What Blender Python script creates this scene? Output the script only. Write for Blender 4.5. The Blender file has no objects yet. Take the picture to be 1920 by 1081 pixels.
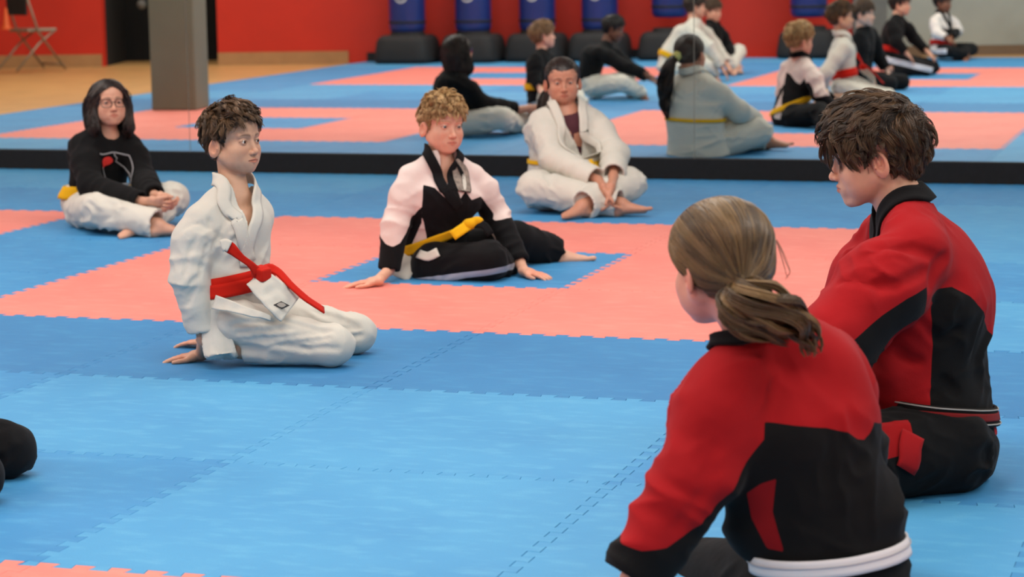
import bpy, bmesh, math, random
import numpy as np
from mathutils import Vector, Matrix

# ------------------------------------------------------------------ camera, light, exposure
SC = bpy.context.scene
COL = SC.collection
CF = 4352.04
CD = np.array([-0.299426, 0.942812, -0.146456])
CR = np.array([0.953660, 0.300500, -0.015269])
CU = np.array([-0.029615, 0.144241, 0.989099])
CO = np.array([3.40952, -4.20783, 1.26971])
cam_d = bpy.data.cameras.new('camera')
cam = bpy.data.objects.new('camera', cam_d)
COL.objects.link(cam)
cam.matrix_world = Matrix([[CR[0], CU[0], -CD[0], CO[0]], [CR[1], CU[1], -CD[1], CO[1]],
                           [CR[2], CU[2], -CD[2], CO[2]], [0, 0, 0, 1]])
cam_d.sensor_width = 36.0
cam_d.lens = CF / 1920 * 36
cam_d.clip_start = 0.1
cam_d.dof.use_dof = True
cam_d.dof.focus_distance = 6.2
cam_d.dof.aperture_fstop = 5.2
SC.camera = cam

SC.view_settings.view_transform = 'Standard'
SC.view_settings.look = 'None'
SC.view_settings.gamma = 1.0
SC.view_settings.use_curve_mapping = False
SC.view_settings.exposure = 0.0
SC.cycles.use_denoising = True
SC.cycles.max_bounces = 6
SC.cycles.diffuse_bounces = 4
SC.cycles.glossy_bounces = 4
SC.cycles.transparent_max_bounces = 6
SC.cycles.sample_clamp_indirect = 6.0

M = {}
world = bpy.data.worlds.new('world')
SC.world = world
world.use_nodes = True
world.node_tree.nodes['Background'].inputs[0].default_value = (1.0, 0.97, 0.93, 1)
world.node_tree.nodes['Background'].inputs[1].default_value = 0.4

# rows of long ceiling light panels over the mats
CEIL = 3.7
for lx in (-7.5, -3.2, 1.1, 5.4):
    for ly in (-3.6, 0.4, 4.4):
        ld = bpy.data.lights.new('ceiling_panel_light', 'AREA')
        ld.shape = 'RECTANGLE'
        ld.size = 2.6
        ld.size_y = 1.3
        ld.energy = 96
        ld.color = (1.0, 0.955, 0.88)
        lo = bpy.data.objects.new('ceiling_panel_light', ld)
        lo.location = (lx, ly, CEIL - 0.05)
        COL.objects.link(lo)

# ------------------------------------------------------------------ helpers
def srgb(r, g, b):
    def c(v):
        v /= 255.0
        return v / 12.92 if v <= 0.04045 else ((v + 0.055) / 1.055) ** 2.4
    return (c(r), c(g), c(b), 1.0)

def tag(o, label=None, cat=None, group=None, kind=None):
    if label: o['label'] = label
    if cat: o['category'] = cat
    if group: o['group'] = group
    if kind: o['kind'] = kind
    return o

def empty(name, loc=(0, 0, 0)):
    o = bpy.data.objects.new(name, None)
    o.empty_display_size = 0.1
    COL.objects.link(o)
    o.location = loc
    return o

def link(name, me, m=None, parent=None):
    o = bpy.data.objects.new(name, me)
    COL.objects.link(o)
    if m is not None and not me.materials:
        me.materials.append(m)
    if parent is not None:
        o.parent = parent
        o.matrix_parent_inverse = Matrix.Translation(-Vector(parent.location))
    return o

def mesh_np(name, V, Q, smooth=True):
    """mesh from numpy verts and an (N,k) face array"""
    me = bpy.data.meshes.new(name)
    V = np.ascontiguousarray(V, np.float32)
    Q = np.ascontiguousarray(Q, np.int32)
    n, k = Q.shape
    me.vertices.add(len(V))
    me.vertices.foreach_set('co', V.ravel())
    me.loops.add(n * k)
    me.loops.foreach_set('vertex_index', Q.ravel())
    me.polygons.add(n)
    me.polygons.foreach_set('loop_start', np.arange(0, n * k, k, dtype=np.int32))
    me.update(calc_edges=True)
    if smooth:
        me.polygons.foreach_set('use_smooth', np.ones(n, bool))
    me.validate()
    return me

def bm_obj(name, bm, m, parent=None, smooth=False):
    me = bpy.data.meshes.new(name)
    bm.normal_update()
    bm.to_mesh(me)
    bm.free()
    if smooth:
        for p in me.polygons: p.use_smooth = True
    return link(name, me, m, parent)

def add_box(bm, lo, hi, bev=0.0):
    lo = Vector(lo); hi = Vector(hi)
    r = bmesh.ops.create_cube(bm, size=1.0)
    vs = r['verts']
    for v in vs:
        v.co = Vector([(lo[i] + hi[i]) / 2 + v.co[i] * (hi[i] - lo[i]) for i in range(3)])
    if bev:
        es = list({e for v in vs for e in v.link_edges})
        bmesh.ops.bevel(bm, geom=es, offset=bev, segments=2, affect='EDGES', profile=0.5)

def tube_np(P, R, seg=8, closed=False):
    """tube along polyline P with radii R -> verts, quads"""
    P = np.asarray(P, float); n = len(P)
    R = np.broadcast_to(np.asarray(R, float), (n,))
    T = np.gradient(P, axis=0); T /= np.linalg.norm(T, axis=1)[:, None] + 1e-12
    up = np.array([0, 0, 1.0]) if abs(T[0][2]) < .9 else np.array([1.0, 0, 0])
    N = np.zeros_like(P); a = up - T[0] * (up @ T[0]); N[0] = a / np.linalg.norm(a)
    for i in range(1, n):
        a = N[i-1] - T[i] * (N[i-1] @ T[i]); N[i] = a / (np.linalg.norm(a) + 1e-12)
    B = np.cross(T, N)
    th = np.arange(seg) * 2 * math.pi / seg
    V = P[:, None] + R[:, None, None] * (np.cos(th)[None, :, None] * N[:, None] + np.sin(th)[None, :, None] * B[:, None])
    V = V.reshape(-1, 3)
    Q = []
    for i in range(n if closed else n - 1):
        for j in range(seg):
            k = (j + 1) % seg; i2 = (i + 1) % n
            Q.append((i * seg + j, i * seg + k, i2 * seg + k, i2 * seg + j))
    if not closed:
        c0 = len(V); V = np.vstack([V, P[0], P[-1]])
        for j in range(0, seg, 2):
            Q.append((c0, (j + 2) % seg, j + 1, j))
            b = (n - 1) * seg
            Q.append((c0 + 1, b + j, b + j + 1, b + (j + 2) % seg))
    return V, np.array(Q)

def tubes_obj(name, specs, m, parent=None):
    VV = []; QQ = []; off = 0
    for P, R, seg, cl in specs:
        V, Q = tube_np(P, R, seg, cl)
        VV.append(V); QQ.append(Q + off); off += len(V)
    return link(name, mesh_np(name, np.vstack(VV), np.vstack(QQ)), m, parent)

# ------------------------------------------------------------------ materials
def newmat(name):
    m = bpy.data.materials.new(name)
    m.use_nodes = True
    nt = m.node_tree
    return m, nt, nt.nodes['Principled BSDF']

def lnk(nt, a, b): nt.links.new(a, b)

def noise_mix(nt, scale, c1, c2, detail=4, lo=0.35, hi=0.65, coord='Object', vec=None, stretch=None):
    tc = nt.nodes.new('ShaderNodeTexCoord')
    src = tc.outputs[coord]
    if stretch:
        mp = nt.nodes.new('ShaderNodeMapping'); mp.inputs['Scale'].default_value = stretch
        lnk(nt, src, mp.inputs[0]); src = mp.outputs[0]
    n = nt.nodes.new('ShaderNodeTexNoise'); n.inputs['Scale'].default_value = scale; n.inputs['Detail'].default_value = detail
    lnk(nt, src, n.inputs['Vector'])
    r = nt.nodes.new('ShaderNodeMapRange')
    r.inputs['From Min'].default_value = lo; r.inputs['From Max'].default_value = hi
    lnk(nt, n.outputs[0], r.inputs[0])
    mx = nt.nodes.new('ShaderNodeMix'); mx.data_type = 'RGBA'
    lnk(nt, r.outputs[0], mx.inputs[0])
    for i, c in ((6, c1), (7, c2)):
        if hasattr(c, 'links'): lnk(nt, c, mx.inputs[i])
        else: mx.inputs[i].default_value = c
    return mx.outputs[2]

def bump(nt, bs, scale, strength, dist=0.002, detail=3, coord='Object', prev=None, stretch=None):
    tc = nt.nodes.new('ShaderNodeTexCoord'); src = tc.outputs[coord]
    if stretch:
        mp = nt.nodes.new('ShaderNodeMapping'); mp.inputs['Scale'].default_value = stretch
        lnk(nt, src, mp.inputs[0]); src = mp.outputs[0]
    n = nt.nodes.new('ShaderNodeTexNoise'); n.inputs['Scale'].default_value = scale; n.inputs['Detail'].default_value = detail
    lnk(nt, src, n.inputs['Vector'])
    b = nt.nodes.new('ShaderNodeBump'); b.inputs['Strength'].default_value = strength; b.inputs['Distance'].default_value = dist
    lnk(nt, n.outputs[0], b.inputs['Height'])
    if prev is not None: lnk(nt, prev, b.inputs['Normal'])
    lnk(nt, b.outputs[0], bs.inputs['Normal'])
    return b.outputs[0]

def plain(name, c, rough=0.7, metal=0.0, var=0.12, scale=6, bmp=0.0):
    m, nt, bs = newmat(name)
    c2 = tuple(v * (1 - var) for v in c[:3]) + (1,)
    lnk(nt, noise_mix(nt, scale, c, c2), bs.inputs['Base Color'])
    bs.inputs['Roughness'].default_value = rough
    bs.inputs['Metallic'].default_value = metal
    if bmp: bump(nt, bs, 60, bmp)
    return m

def mat_foam(name, c, dark, light):
    m, nt, bs = newmat(name)
    a = noise_mix(nt, 1.7, c, dark, 5, 0.35, 0.75)
    b = noise_mix(nt, 9.0, a, light, 6, 0.5, 0.95, stretch=(1, 2.2, 1))
    d = noise_mix(nt, 300.0, b, tuple(v * .88 for v in c[:3]) + (1,), 2, 0.45, 0.8)
    lnk(nt, d, bs.inputs['Base Color'])
    bs.inputs['Roughness'].default_value = 0.62
    bs.inputs['Specular IOR Level'].default_value = 0.35
    n1 = bump(nt, bs, 12, 0.25, 0.004, 5)
    bump(nt, bs, 260, 0.35, 0.0012, 2, prev=n1)
    return m

M['blue'] = mat_foam('foam_blue', srgb(62, 140, 192), srgb(50, 122, 176), srgb(88, 164, 206))
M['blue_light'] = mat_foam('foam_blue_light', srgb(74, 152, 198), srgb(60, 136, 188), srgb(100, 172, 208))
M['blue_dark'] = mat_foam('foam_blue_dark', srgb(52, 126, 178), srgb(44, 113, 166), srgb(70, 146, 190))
M['pink'] = mat_foam('foam_pink', srgb(230, 134, 120), srgb(220, 118, 108), srgb(238, 154, 138))
M['tan_floor'] = plain('tan_wood_floor', srgb(196, 150, 92), 0.45, 0, 0.15, 3)
M['red_wall'] = plain('red_paint', srgb(204, 40, 15), 0.6, 0, 0.08, 2)
M['grey_wall'] = plain('grey_concrete', srgb(158, 160, 152), 0.8, 0, 0.18, 1.5)
M['dark_grey'] = plain('dark_grey_panel', srgb(112, 112, 108), 0.7)
M['white_wall'] = plain('pale_wall', srgb(205, 200, 190), 0.8)
M['ceiling'] = plain('ceiling_white', srgb(215, 212, 205), 0.9)
M['black_rubber'] = plain('black_rubber', srgb(24, 23, 25), 0.75, 0, 0.3, 12)
M['black_board'] = plain('black_carpet_base', srgb(19, 19, 21), 0.95, 0, 0.35, 40)
M['trim_tan'] = plain('tan_vinyl_base', srgb(176, 132, 88), 0.6)
M['void'] = plain('dark_room', srgb(10, 10, 11), 0.9)  # near-black colour stands in for the darkness of the unlit room
M['post'] = plain('taupe_post', srgb(112, 110, 92), 0.65, 0, 0.08, 3)
M['steel'] = plain('grey_tube', srgb(150, 138, 122), 0.4, 0.6)
M['bag_blue'] = plain('blue_vinyl', srgb(30, 48, 112), 0.35, 0, 0.1, 5)
M['pale'] = plain('pale_plastic', srgb(200, 200, 200), 0.5)
M['paper'] = plain('paper_green', srgb(180, 205, 150), 0.8)
M['yellow_paper'] = plain('yellow_ribbon', srgb(226, 200, 60), 0.6)
M['orange'] = plain('orange_plastic', srgb(235, 100, 40), 0.5)

mm, nt, bs = newmat('mirror_glass')
bs.inputs['Metallic'].default_value = 1.0
bs.inputs['Roughness'].default_value = 0.0
bs.inputs['Base Color'].default_value = (0.88, 0.93, 0.90, 1)
M['mirror'] = mm

# ------------------------------------------------------------------ the room
def box_obj(name, lo, hi, m, parent=None, bev=0.0, kind=None, label=None, cat=None, group=None):
    bm = bmesh.new(); add_box(bm, lo, hi, bev)
    return tag(bm_obj(name, bm, m, parent), label, cat, group, kind)

XL, XR, YM = -12.5, 7.5, 8.03
floor = box_obj('floor', (XL, -8.2, -0.12), (XR, 8.4, -0.021), M['tan_floor'], kind='structure')
box_obj('ceiling', (XL, -8.2, CEIL), (XR, 8.4, CEIL + 0.1), M['ceiling'], kind='structure')
box_obj('wall_mirror_side', (XL, YM + 0.012, -0.02), (XR, YM + 0.2, CEIL), M['white_wall'], kind='structure')
box_obj('wall_left', (XL - 0.1, -8.2, -0.02), (XL, 8.4, CEIL), M['white_wall'], kind='structure')
box_obj('wall_right', (XR, -8.2, -0.02), (XR + 0.1, 8.4, CEIL), M['grey_wall'], kind='structure')

# back wall stands slightly askew to the mats: a run of boxes along its own axis
WA = math.atan(-0.27)
def back_pt(x, off=0.0):            # point on the back wall's face at world x
    return Vector((x, -5.75 - 0.27 * x, 0)) + off * Vector((math.sin(-WA), math.cos(WA), 0))
def back_box(name, x0, x1, z0, z1, t0, t1, m, parent=None, **k):
    a = back_pt(x0); L = (back_pt(x1) - a).length
    bm = bmesh.new(); add_box(bm, (0, t0, z0), (L, t1, z1))
    bmesh.ops.transform(bm, matrix=Matrix.Translation(a) @ Matrix.Rotation(WA, 4, 'Z'), verts=bm.verts)
    return tag(bm_obj(name, bm, m, parent), k.get('label'), k.get('cat'), k.get('group'), k.get('kind'))
DX0, DX1 = -8.87, -7.62
back_box('wall_back', XL, DX0, -0.02, CEIL, -0.15, 0, M['red_wall'], kind='structure')
back_box('wall_back', DX1, -0.78, -0.02, CEIL, -0.15, 0, M['red_wall'], kind='structure')
back_box('wall_back', DX0, DX1, 2.2, CEIL, -0.15, 0, M['red_wall'], kind='structure')
back_box('wall_back', -0.78, XR, -0.02, CEIL, -0.15, 0, M['grey_wall'], kind='structure')
back_box('doorway_dark_sheet_1', DX0 - 0.3, DX1 + 0.3, -0.02, 2.5, -1.3, -1.25, M['void'], kind='structure')  # near-black sheet behind the opening, in place of the dark room beyond
back_box('wall_door_recess', DX0 - 0.05, DX0, -0.02, 2.3, -1.3, -0.15, M['void'], kind='structure')
back_box('wall_door_recess', DX1, DX1 + 0.05, -0.02, 2.3, -1.3, -0.15, M['void'], kind='structure')
back_box('baseboard_back', XL, DX0 - 0.02, -0.02, 0.12, 0, 0.015, M['trim_tan'], kind='structure')
back_box('baseboard_back', DX1, -6.2, -0.02, 0.12, 0, 0.015, M['trim_tan'], kind='structure')
back_box('baseboard_back', -6.0, -2.9, -0.02, 0.10, 0, 0.02, M['black_rubber'], kind='structure')
back_box('baseboard_back', -2.9, -0.8, -0.02, 0.07, 0, 0.015, M['red_wall'], kind='structure')
back_box('baseboard_back', -0.78, 6.5, -0.02, 0.09, 0, 0.015, plain('brown_vinyl_base', srgb(110, 88, 68)), kind='structure')
# a darker metal column at the colour change of the back wall
back_box('trim_1', -0.78, -0.42, 0, CEIL, 0, 0.06, M['dark_grey'], kind='structure')
a = back_pt(-0.28, 0.04)
tag(tubes_obj('conduit_pipe', [([(a.x, a.y, 0.02), (a.x, a.y, CEIL)], 0.02, 10, False)], M['dark_grey']),
    'thin grey conduit pipe running up the grey back wall, seen in the mirror', 'pipe')

# mirror panels and the black base under them
for i, (x0, x1) in enumerate(((-8.4, -5.42), (-5.42, -2.42), (-2.42, 0.57), (0.57, 3.57), (3.57, 6.5))):
    o = box_obj('mirror_panel', (x0 + 0.002, YM, 0.10), (x1 - 0.002, YM + 0.008, 2.1), M['mirror'], bev=0.0)
    tag(o, ['tall wall mirror panel at the far end on the side of the child in glasses',
            'tall wall mirror panel behind the long-haired child in glasses, ending at the grey post’s reflection',
            'middle wall mirror panel behind the kneeling boy and the blond boy',
            'wall mirror panel behind the dark-haired instructor in red and black',
            'tall wall mirror panel at the opposite end, past the seated instructors'][i].replace('’', "'"), 'mirror', 'wall mirror panels above the black base')
box_obj('baseboard_mirror', (-9, YM - 0.035, 0.0), (7, YM - 0.001, 0.112), M['black_board'], kind='structure', bev=0.004)

# ------------------------------------------------------------------ interlocking foam mats, 1 m square
def mat_mesh():
    n = 12; a = 0.0145; p = 1.0 / n
    prof = [(-a, -a)]
    for k in range(n):
        s0 = k * p
        prof += [(s0 + p * 0.27, -a), (s0 + p * 0.21, a), (s0 + p * 0.79, a), (s0 + p * 0.73, -a)]
    prof += [(1.0 - a, -a)]
    bot = [(s, w) for s, w in prof]
    right = [(1.0 + w, s) for s, w in prof]
    top = [(s, 1.0 + w) for s, w in prof][::-1]
    left = [(w, s) for s, w in prof][::-1]
    O = np.array(bot[:-1] + right[:-1] + top[:-1] + left[:-1])
    def inset(d):
        e0 = O - np.roll(O, 1, 0); e1 = np.roll(O, -1, 0) - O
        e0 /= np.linalg.norm(e0, axis=1)[:, None]; e1 /= np.linalg.norm(e1, axis=1)[:, None]
        n0 = np.stack([-e0[:, 1], e0[:, 0]], 1); n1 = np.stack([-e1[:, 1], e1[:, 0]], 1)
        b = n0 + n1; b /= np.maximum(1 + (n0 * n1).sum(1), .25)[:, None]
        return O + b * d
    m = len(O)
    rings = [(inset(0.0016), 0.0), (inset(0.0004), -0.0012), (inset(0.0004), -0.019)]
    V = np.vstack([np.c_[r, np.full(m, z)] for r, z in rings])
    F = [tuple(range(m))]
    for k in range(2):
        for i in range(m):
            j = (i + 1) % m
            F.append((k * m + i, (k + 1) * m + i, (k + 1) * m + j, k * m + j))
    me = bpy.data.meshes.new('floor_mat')
    me.from_pydata(V.tolist(), [], F)
    me.update()
    return me
base_me = mat_mesh()
MESH = {}
for k in ('blue', 'blue_light', 'blue_dark', 'pink'):
    me = base_me.copy(); me.materials.append(M[k]); MESH[k] = me
rng = random.Random(4)
for i in range(-6, 7):
    for j in range(-5, 8):
        p = back_pt(i + 1)
        if j < p.y - 0.7: continue
        ri, rj = (i + 1) % 4, j % 6       # rings of eight pink mats round one blue mat
        # 3x3 ring at columns -1..1, then one blue column; rows 3..5, then three blue rows
        if ri < 3 and rj >= 3:
            kind = 'blue' if (ri == 1 and rj == 4) else 'pink'
        else:
            kind = 'blue'
        if kind == 'blue':
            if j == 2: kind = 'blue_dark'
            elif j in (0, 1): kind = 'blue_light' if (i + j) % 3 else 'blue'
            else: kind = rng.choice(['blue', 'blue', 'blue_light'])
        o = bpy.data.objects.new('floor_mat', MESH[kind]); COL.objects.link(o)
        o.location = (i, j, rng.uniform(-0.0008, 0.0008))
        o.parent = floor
# ------------------------------------------------------------------ things along the back wall (seen in the mirror)
def lathe(name, prof, m, parent, c, seg=28, sq=0.0):
    """profile of (radius, z); sq > 0 squares the plan (superellipse)"""
    th = np.arange(seg) * 2 * math.pi / seg
    e = 2.0 / (2.0 + sq)
    cx = np.sign(np.cos(th)) * np.abs(np.cos(th)) ** e
    cy = np.sign(np.sin(th)) * np.abs(np.sin(th)) ** e
    V = []; Q = []
    for r, z in prof:
        V.append(np.stack([c[0] + r * cx, c[1] + r * cy, np.full(seg, c[2] + z)], 1))
    V = np.vstack(V)
    for i in range(len(prof) - 1):
        for j in range(seg):
            k = (j + 1) % seg
            Q.append((i * seg + j, i * seg + k, (i + 1) * seg + k, (i + 1) * seg + j))
    return link(name, mesh_np(name, V, np.array(Q)), m, parent)

def kick_bag(x, off, z0, label, scale=1.0, base=True):
    p = back_pt(x, off)
    t = empty('kick_bag', (p.x, p.y, 0)); tag(t, label, 'punching bag', 'freestanding kick bags along the red wall')
    if base:
        lathe('base', [(0, 0), (.30, 0), (.325, .03), (.325, .06), (.30, .24), (.275, .285), (.24, .305), (0, .305)], M['black_rubber'], t, (p.x, p.y, 0), 32, 3.0)
        lathe('base_cap', [(.19, .29), (.19, .335), (.17, .345), (0, .345)], M['black_rubber'], t, (p.x, p.y, 0), 24)
    z = z0
    lathe('bag_body', [(0, z), (.165, z), (.195, z + .03), (.20, z + .08), (.20, z + 1.2), (.19, z + 1.25), (.15, z + 1.28), (0, z + 1.29)], M['bag_blue'], t, (p.x, p.y, 0), 32)
    lathe('seam_band', [(.2015, z + .10), (.204, z + .105), (.204, z + .125), (.2015, z + .13)], M['black_rubber'], t, (p.x, p.y, 0), 32)
    # pale round maker's mark low on the front
    bm = bmesh.new()
    n = 28
    def arc(r0, r1, a0, a1):
        vs = []
        for i in range(n + 1):
            a = a0 + (a1 - a0) * i / n
            for r in (r0, r1):
                xx, zz = r * math.cos(a), r * math.sin(a)
                ph = xx / .203 + math.pi / 2
                vs.append(bm.verts.new((p.x + .2035 * math.cos(ph), p.y + .2035 * math.sin(ph), z + .40 + zz)))
        for i in range(n):
            bm.faces.new((vs[2 * i], vs[2 * i + 1], vs[2 * i + 3], vs[2 * i + 2]))
    arc(.055, .075, 0, 2 * math.pi)
    arc(.0, .03, math.pi, 2 * math.pi)
    bm_obj('emblem', bm, M['pale'], t, True)
    return t
for x, lab in ((-5.52, 'blue kick bag on a black base nearest the dark doorway, seen in the mirror'),
               (-4.82, 'blue kick bag on a black base, second from the dark doorway'),
               (-4.14, 'blue kick bag on a black base, third from the dark doorway'),
               (-3.48, 'blue kick bag on a black base behind the child in black with white trousers')):
    kick_bag(x, 0.42, 0.33, lab)
kick_bag(-2.74, 0.40, 0.46, 'blue kick bag standing higher, behind the boy in white with a yellow belt')
kick_bag(-1.28, 0.42, 0.44, 'blue kick bag at the right end of the red wall, by the grey wall')

# square post with papers taped to it
def post_thing():
    c = (-4.79, 3.2)
    t = empty('square_post', (c[0], c[1], 0)); tag(t, 'taupe square post standing on the mats, seen in the mirror', 'post')
    h = .185
    bm = bmesh.new(); add_box(bm, (-h, -h, 0), (h, h, CEIL), .012)
    bmesh.ops.transform(bm, matrix=Matrix.Translation((c[0], c[1], 0)) @ Matrix.Rotation(math.radians(-8), 4, 'Z'), verts=bm.verts)
    bm_obj('post_shaft', bm, M['post'], t)
    bm = bmesh.new(); add_box(bm, (h - .02, -.12, 1.06), (h + .004, .13, 1.42))
    add_box(bm, (h - .02, -.13, 1.04), (h + .006, .14, 1.10))
    bmesh.ops.transform(bm, matrix=Matrix.Translation((c[0], c[1], 0)) @ Matrix.Rotation(math.radians(-8), 4, 'Z'), verts=bm.verts)
    bm_obj('taped_paper', bm, M['paper'], t)
    sp = []
    for k, (dx, dz) in enumerate(((-.12, .02), (-.06, -.02), (.0, .03), (.05, -.01), (.1, .03))):
        sp.append(([(c[0] + dx, c[1] + h + .03, 1.44), (c[0] + dx + .02, c[1] + h + .06, 1.36 + dz), (c[0] + dx - .02, c[1] + h + .04, 1.30 + dz)], [.012, .03, .006], 6, False))
    tubes_obj('ribbon_bow', sp, M['yellow_paper'], t)
post_thing()

def folding_chair(x, y, rz, label):
    t = empty('folding_chair', (0, 0, 0)); tag(t, label, 'chair', 'folding chairs against the red wall')
    s = .21
    tubes_obj('chair_frame', [([(sx * s, -.30, 0.01), (sx * s, .02, .42), (sx * s, .16, .84), (sx * .17, .165, .86)], .012, 8, False) for sx in (-1, 1)] +
              [([(-s, .16, .84), (s, .16, .84)], .012, 8, False), ([(-s, -.28, .06), (s, -.28, .06)], .01, 8, False)], M['steel'], t)
    for sx in (-1, 1):
        tubes_obj('leg', [([(sx * (s - .02), .30, 0.01), (sx * (s - .02), .0, .30), (sx * (s - .02), -.2, .43)], .012, 8, False)], M['steel'], t)
    bm = bmesh.new(); add_box(bm, (-s + .02, -.23, .42), (s - .02, .14, .455), .012); bm_obj('seat', bm, M['steel'], t)
    bm = bmesh.new(); add_box(bm, (-s + .015, .13, .60), (s - .015, .155, .82), .01)
    bm_obj('backrest', bm, M['black_rubber'], t)
    t.location = (x, y, 0); t.rotation_euler = (0, 0, rz)
    for ch in t.children: ch.matrix_parent_inverse = Matrix.Identity(4)
    return t
folding_chair(-9.15, -2.2, 0.5, 'grey folding chair nearer the doorway, its legs in front of the red wall')
folding_chair(-9.75, -1.75, 0.5, 'grey folding chair at the edge, with the orange cone behind')

def cone_thing():
    p = (-9.28, -1.95, 0)
    t = empty('marker_cone', p); tag(t, 'small orange marker cone on the folding chair', 'cone')
    lathe('cone_body', [(.05, .46), (.05, .47), (.035, .5), (.012, .68), (0, .685)], M['orange'], t, p, 20)
    lathe('cone_rim', [(.035, .457), (.062, .457), (.062, .465), (.035, .472)], M['orange'], t, p, 20)
cone_thing()
# doorway contents: a pale round pad and a thin stand in the dark room
p = back_pt(-8.55, -.6)
t = empty('hanging_pad', p); tag(t, 'small pale round pad hanging in the dark doorway', 'pad')
lathe('pad', [(0, .60), (.035, .61), (.055, .64), (.055, .67), (.035, .70), (0, .71)], M['dark_grey'], t, (p.x, p.y, 0), 16)
lathe('hook', [(0, .70), (.008, .705), (.008, 1.6), (0, 1.6)], M['steel'], t, (p.x, p.y, 0), 8)
p = back_pt(-7.95, -.5)
t = empty('weapon_stand', p); tag(t, 'thin dark stand leaning in the doorway behind the post', 'stand')
tubes_obj('stand_pole', [([(p.x, p.y, 0), (p.x - .05, p.y, .7), (p.x + .12, p.y, 1.7)], .018, 8, False)], M['dark_grey'], t)
tubes_obj('joint', [([(p.x - .05, p.y, .66), (p.x - .05, p.y, .76)], .04, 10, False)], M['dark_grey'], t)
# ------------------------------------------------------------------ figure engine: distance fields meshed as one skin
UP = np.array([0, 0, 1.0])
HR = np.array([CR[0], CR[1], 0]); HR /= np.linalg.norm(HR)      # level axes of the room as seen by the photographer
HD = np.array([CD[0], CD[1], 0]); HD /= np.linalg.norm(HD)
def V3(r, d, u): return r * HR + d * HD + u * UP
def at(px, py, dep):                                             # point at a given distance along the line of sight
    v = CD + CR * ((px - 960) / CF) - CU * ((py - 540.5) / CF)
    return CO + v * dep
def nrm(v):
    v = np.asarray(v, float); return v / (np.linalg.norm(v) + 1e-12)
def A3(v): return np.asarray(v, float)

class Prim:
    def __init__(s, f, lo, hi): s.f = f; s.lo = A3(lo); s.hi = A3(hi)

def cone(a, b, ra, rb=None, w=None, s=1.0, flat=False, flata=False):
    a = A3(a); b = A3(b); rb = ra if rb is None else rb
    d = b - a; L2 = max(float(d @ d), 1e-10); L = math.sqrt(L2)
    if w is not None:
        w = A3(w); w = nrm(w - d * (w @ d) / L2)
    def f(x, y, z):
        px = x - a[0]; py = y - a[1]; pz = z - a[2]
        tu = (px * d[0] + py * d[1] + pz * d[2]) / L2
        t = np.clip(tu, 0, 1)
        qx = px - t * d[0]; qy = py - t * d[1]; qz = pz - t * d[2]
        if w is not None:
            k = (qx * w[0] + qy * w[1] + qz * w[2]) * (1 / s - 1)
            qx = qx + w[0] * k; qy = qy + w[1] * k; qz = qz + w[2] * k
        r = np.sqrt(qx * qx + qy * qy + qz * qz) - (ra + (rb - ra) * t)
        if flat: r = np.maximum(r, (tu - 1) * L)
        if flata: r = np.maximum(r, -tu * L)
        return r
    m = max(s, 1.0)
    lo = np.minimum(a - ra * m, b - rb * m); hi = np.maximum(a + ra * m, b + rb * m)
    return Prim(f, lo, hi)

def ell(c, r, R=None):
    c = A3(c); r = A3(r); R = np.eye(3) if R is None else R      # columns of R are the axes
    def f(x, y, z):
        px = x - c[0]; py = y - c[1]; pz = z - c[2]
        k0 = 0; k1 = 0
        for i in range(3):
            q = (px * R[0, i] + py * R[1, i] + pz * R[2, i]) / r[i]
            k0 = k0 + q * q; k1 = k1 + (q / r[i]) ** 2
        k0 = np.sqrt(k0); k1 = np.sqrt(k1) + 1e-9
        return k0 * (k0 - 1) / k1
    e = np.sqrt(((R * r[None, :]) ** 2).sum(1))
    return Prim(f, c - e, c + e)

def rbox(c, h, R=None, rd=0.01):
    c = A3(c); h = A3(h); R = np.eye(3) if R is None else R
    def f(x, y, z):
        px = x - c[0]; py = y - c[1]; pz = z - c[2]
        m = None; s = 0
        for i in range(3):
            q = np.abs(px * R[0, i] + py * R[1, i] + pz * R[2, i]) - (h[i] - rd)
            s = s + np.maximum(q, 0) ** 2
            m = q if m is None else np.maximum(m, q)
        return np.sqrt(s) + np.minimum(m, 0) - rd
    e = np.abs(R) @ h
    return Prim(f, c - e, c + e)

def half(n, o, lo, hi):                                          # half-space, kept where n.(p-o) < 0
    n = nrm(n); o = A3(o)
    return Prim(lambda x, y, z: (x - o[0]) * n[0] + (y - o[1]) * n[1] + (z - o[2]) * n[2], lo, hi)

def vneck(o, X, Y, Z, half_w, depth, back=0.15):
    """wedge that opens a V neck: o = lowest point of the V, X across, Y forward, Z up"""
    o = A3(o); ca = math.atan2(half_w, depth); c, s = math.cos(ca), math.sin(ca)
    def f(x, y, z):
        px = x - o[0]; py = y - o[1]; pz = z - o[2]
        u = np.abs(px * X[0] + py * X[1] + pz * X[2]); v = px * Y[0] + py * Y[1] + pz * Y[2]
        w = px * Z[0] + py * Z[1] + pz * Z[2]
        return np.maximum(np.maximum(u * c - w * s, -v - back + .30 * np.maximum(w, 0)), w - depth * 1.6)
    r = max(half_w, depth) * 1.7 + .08
    return Prim(f, o - r, o + r)

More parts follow.
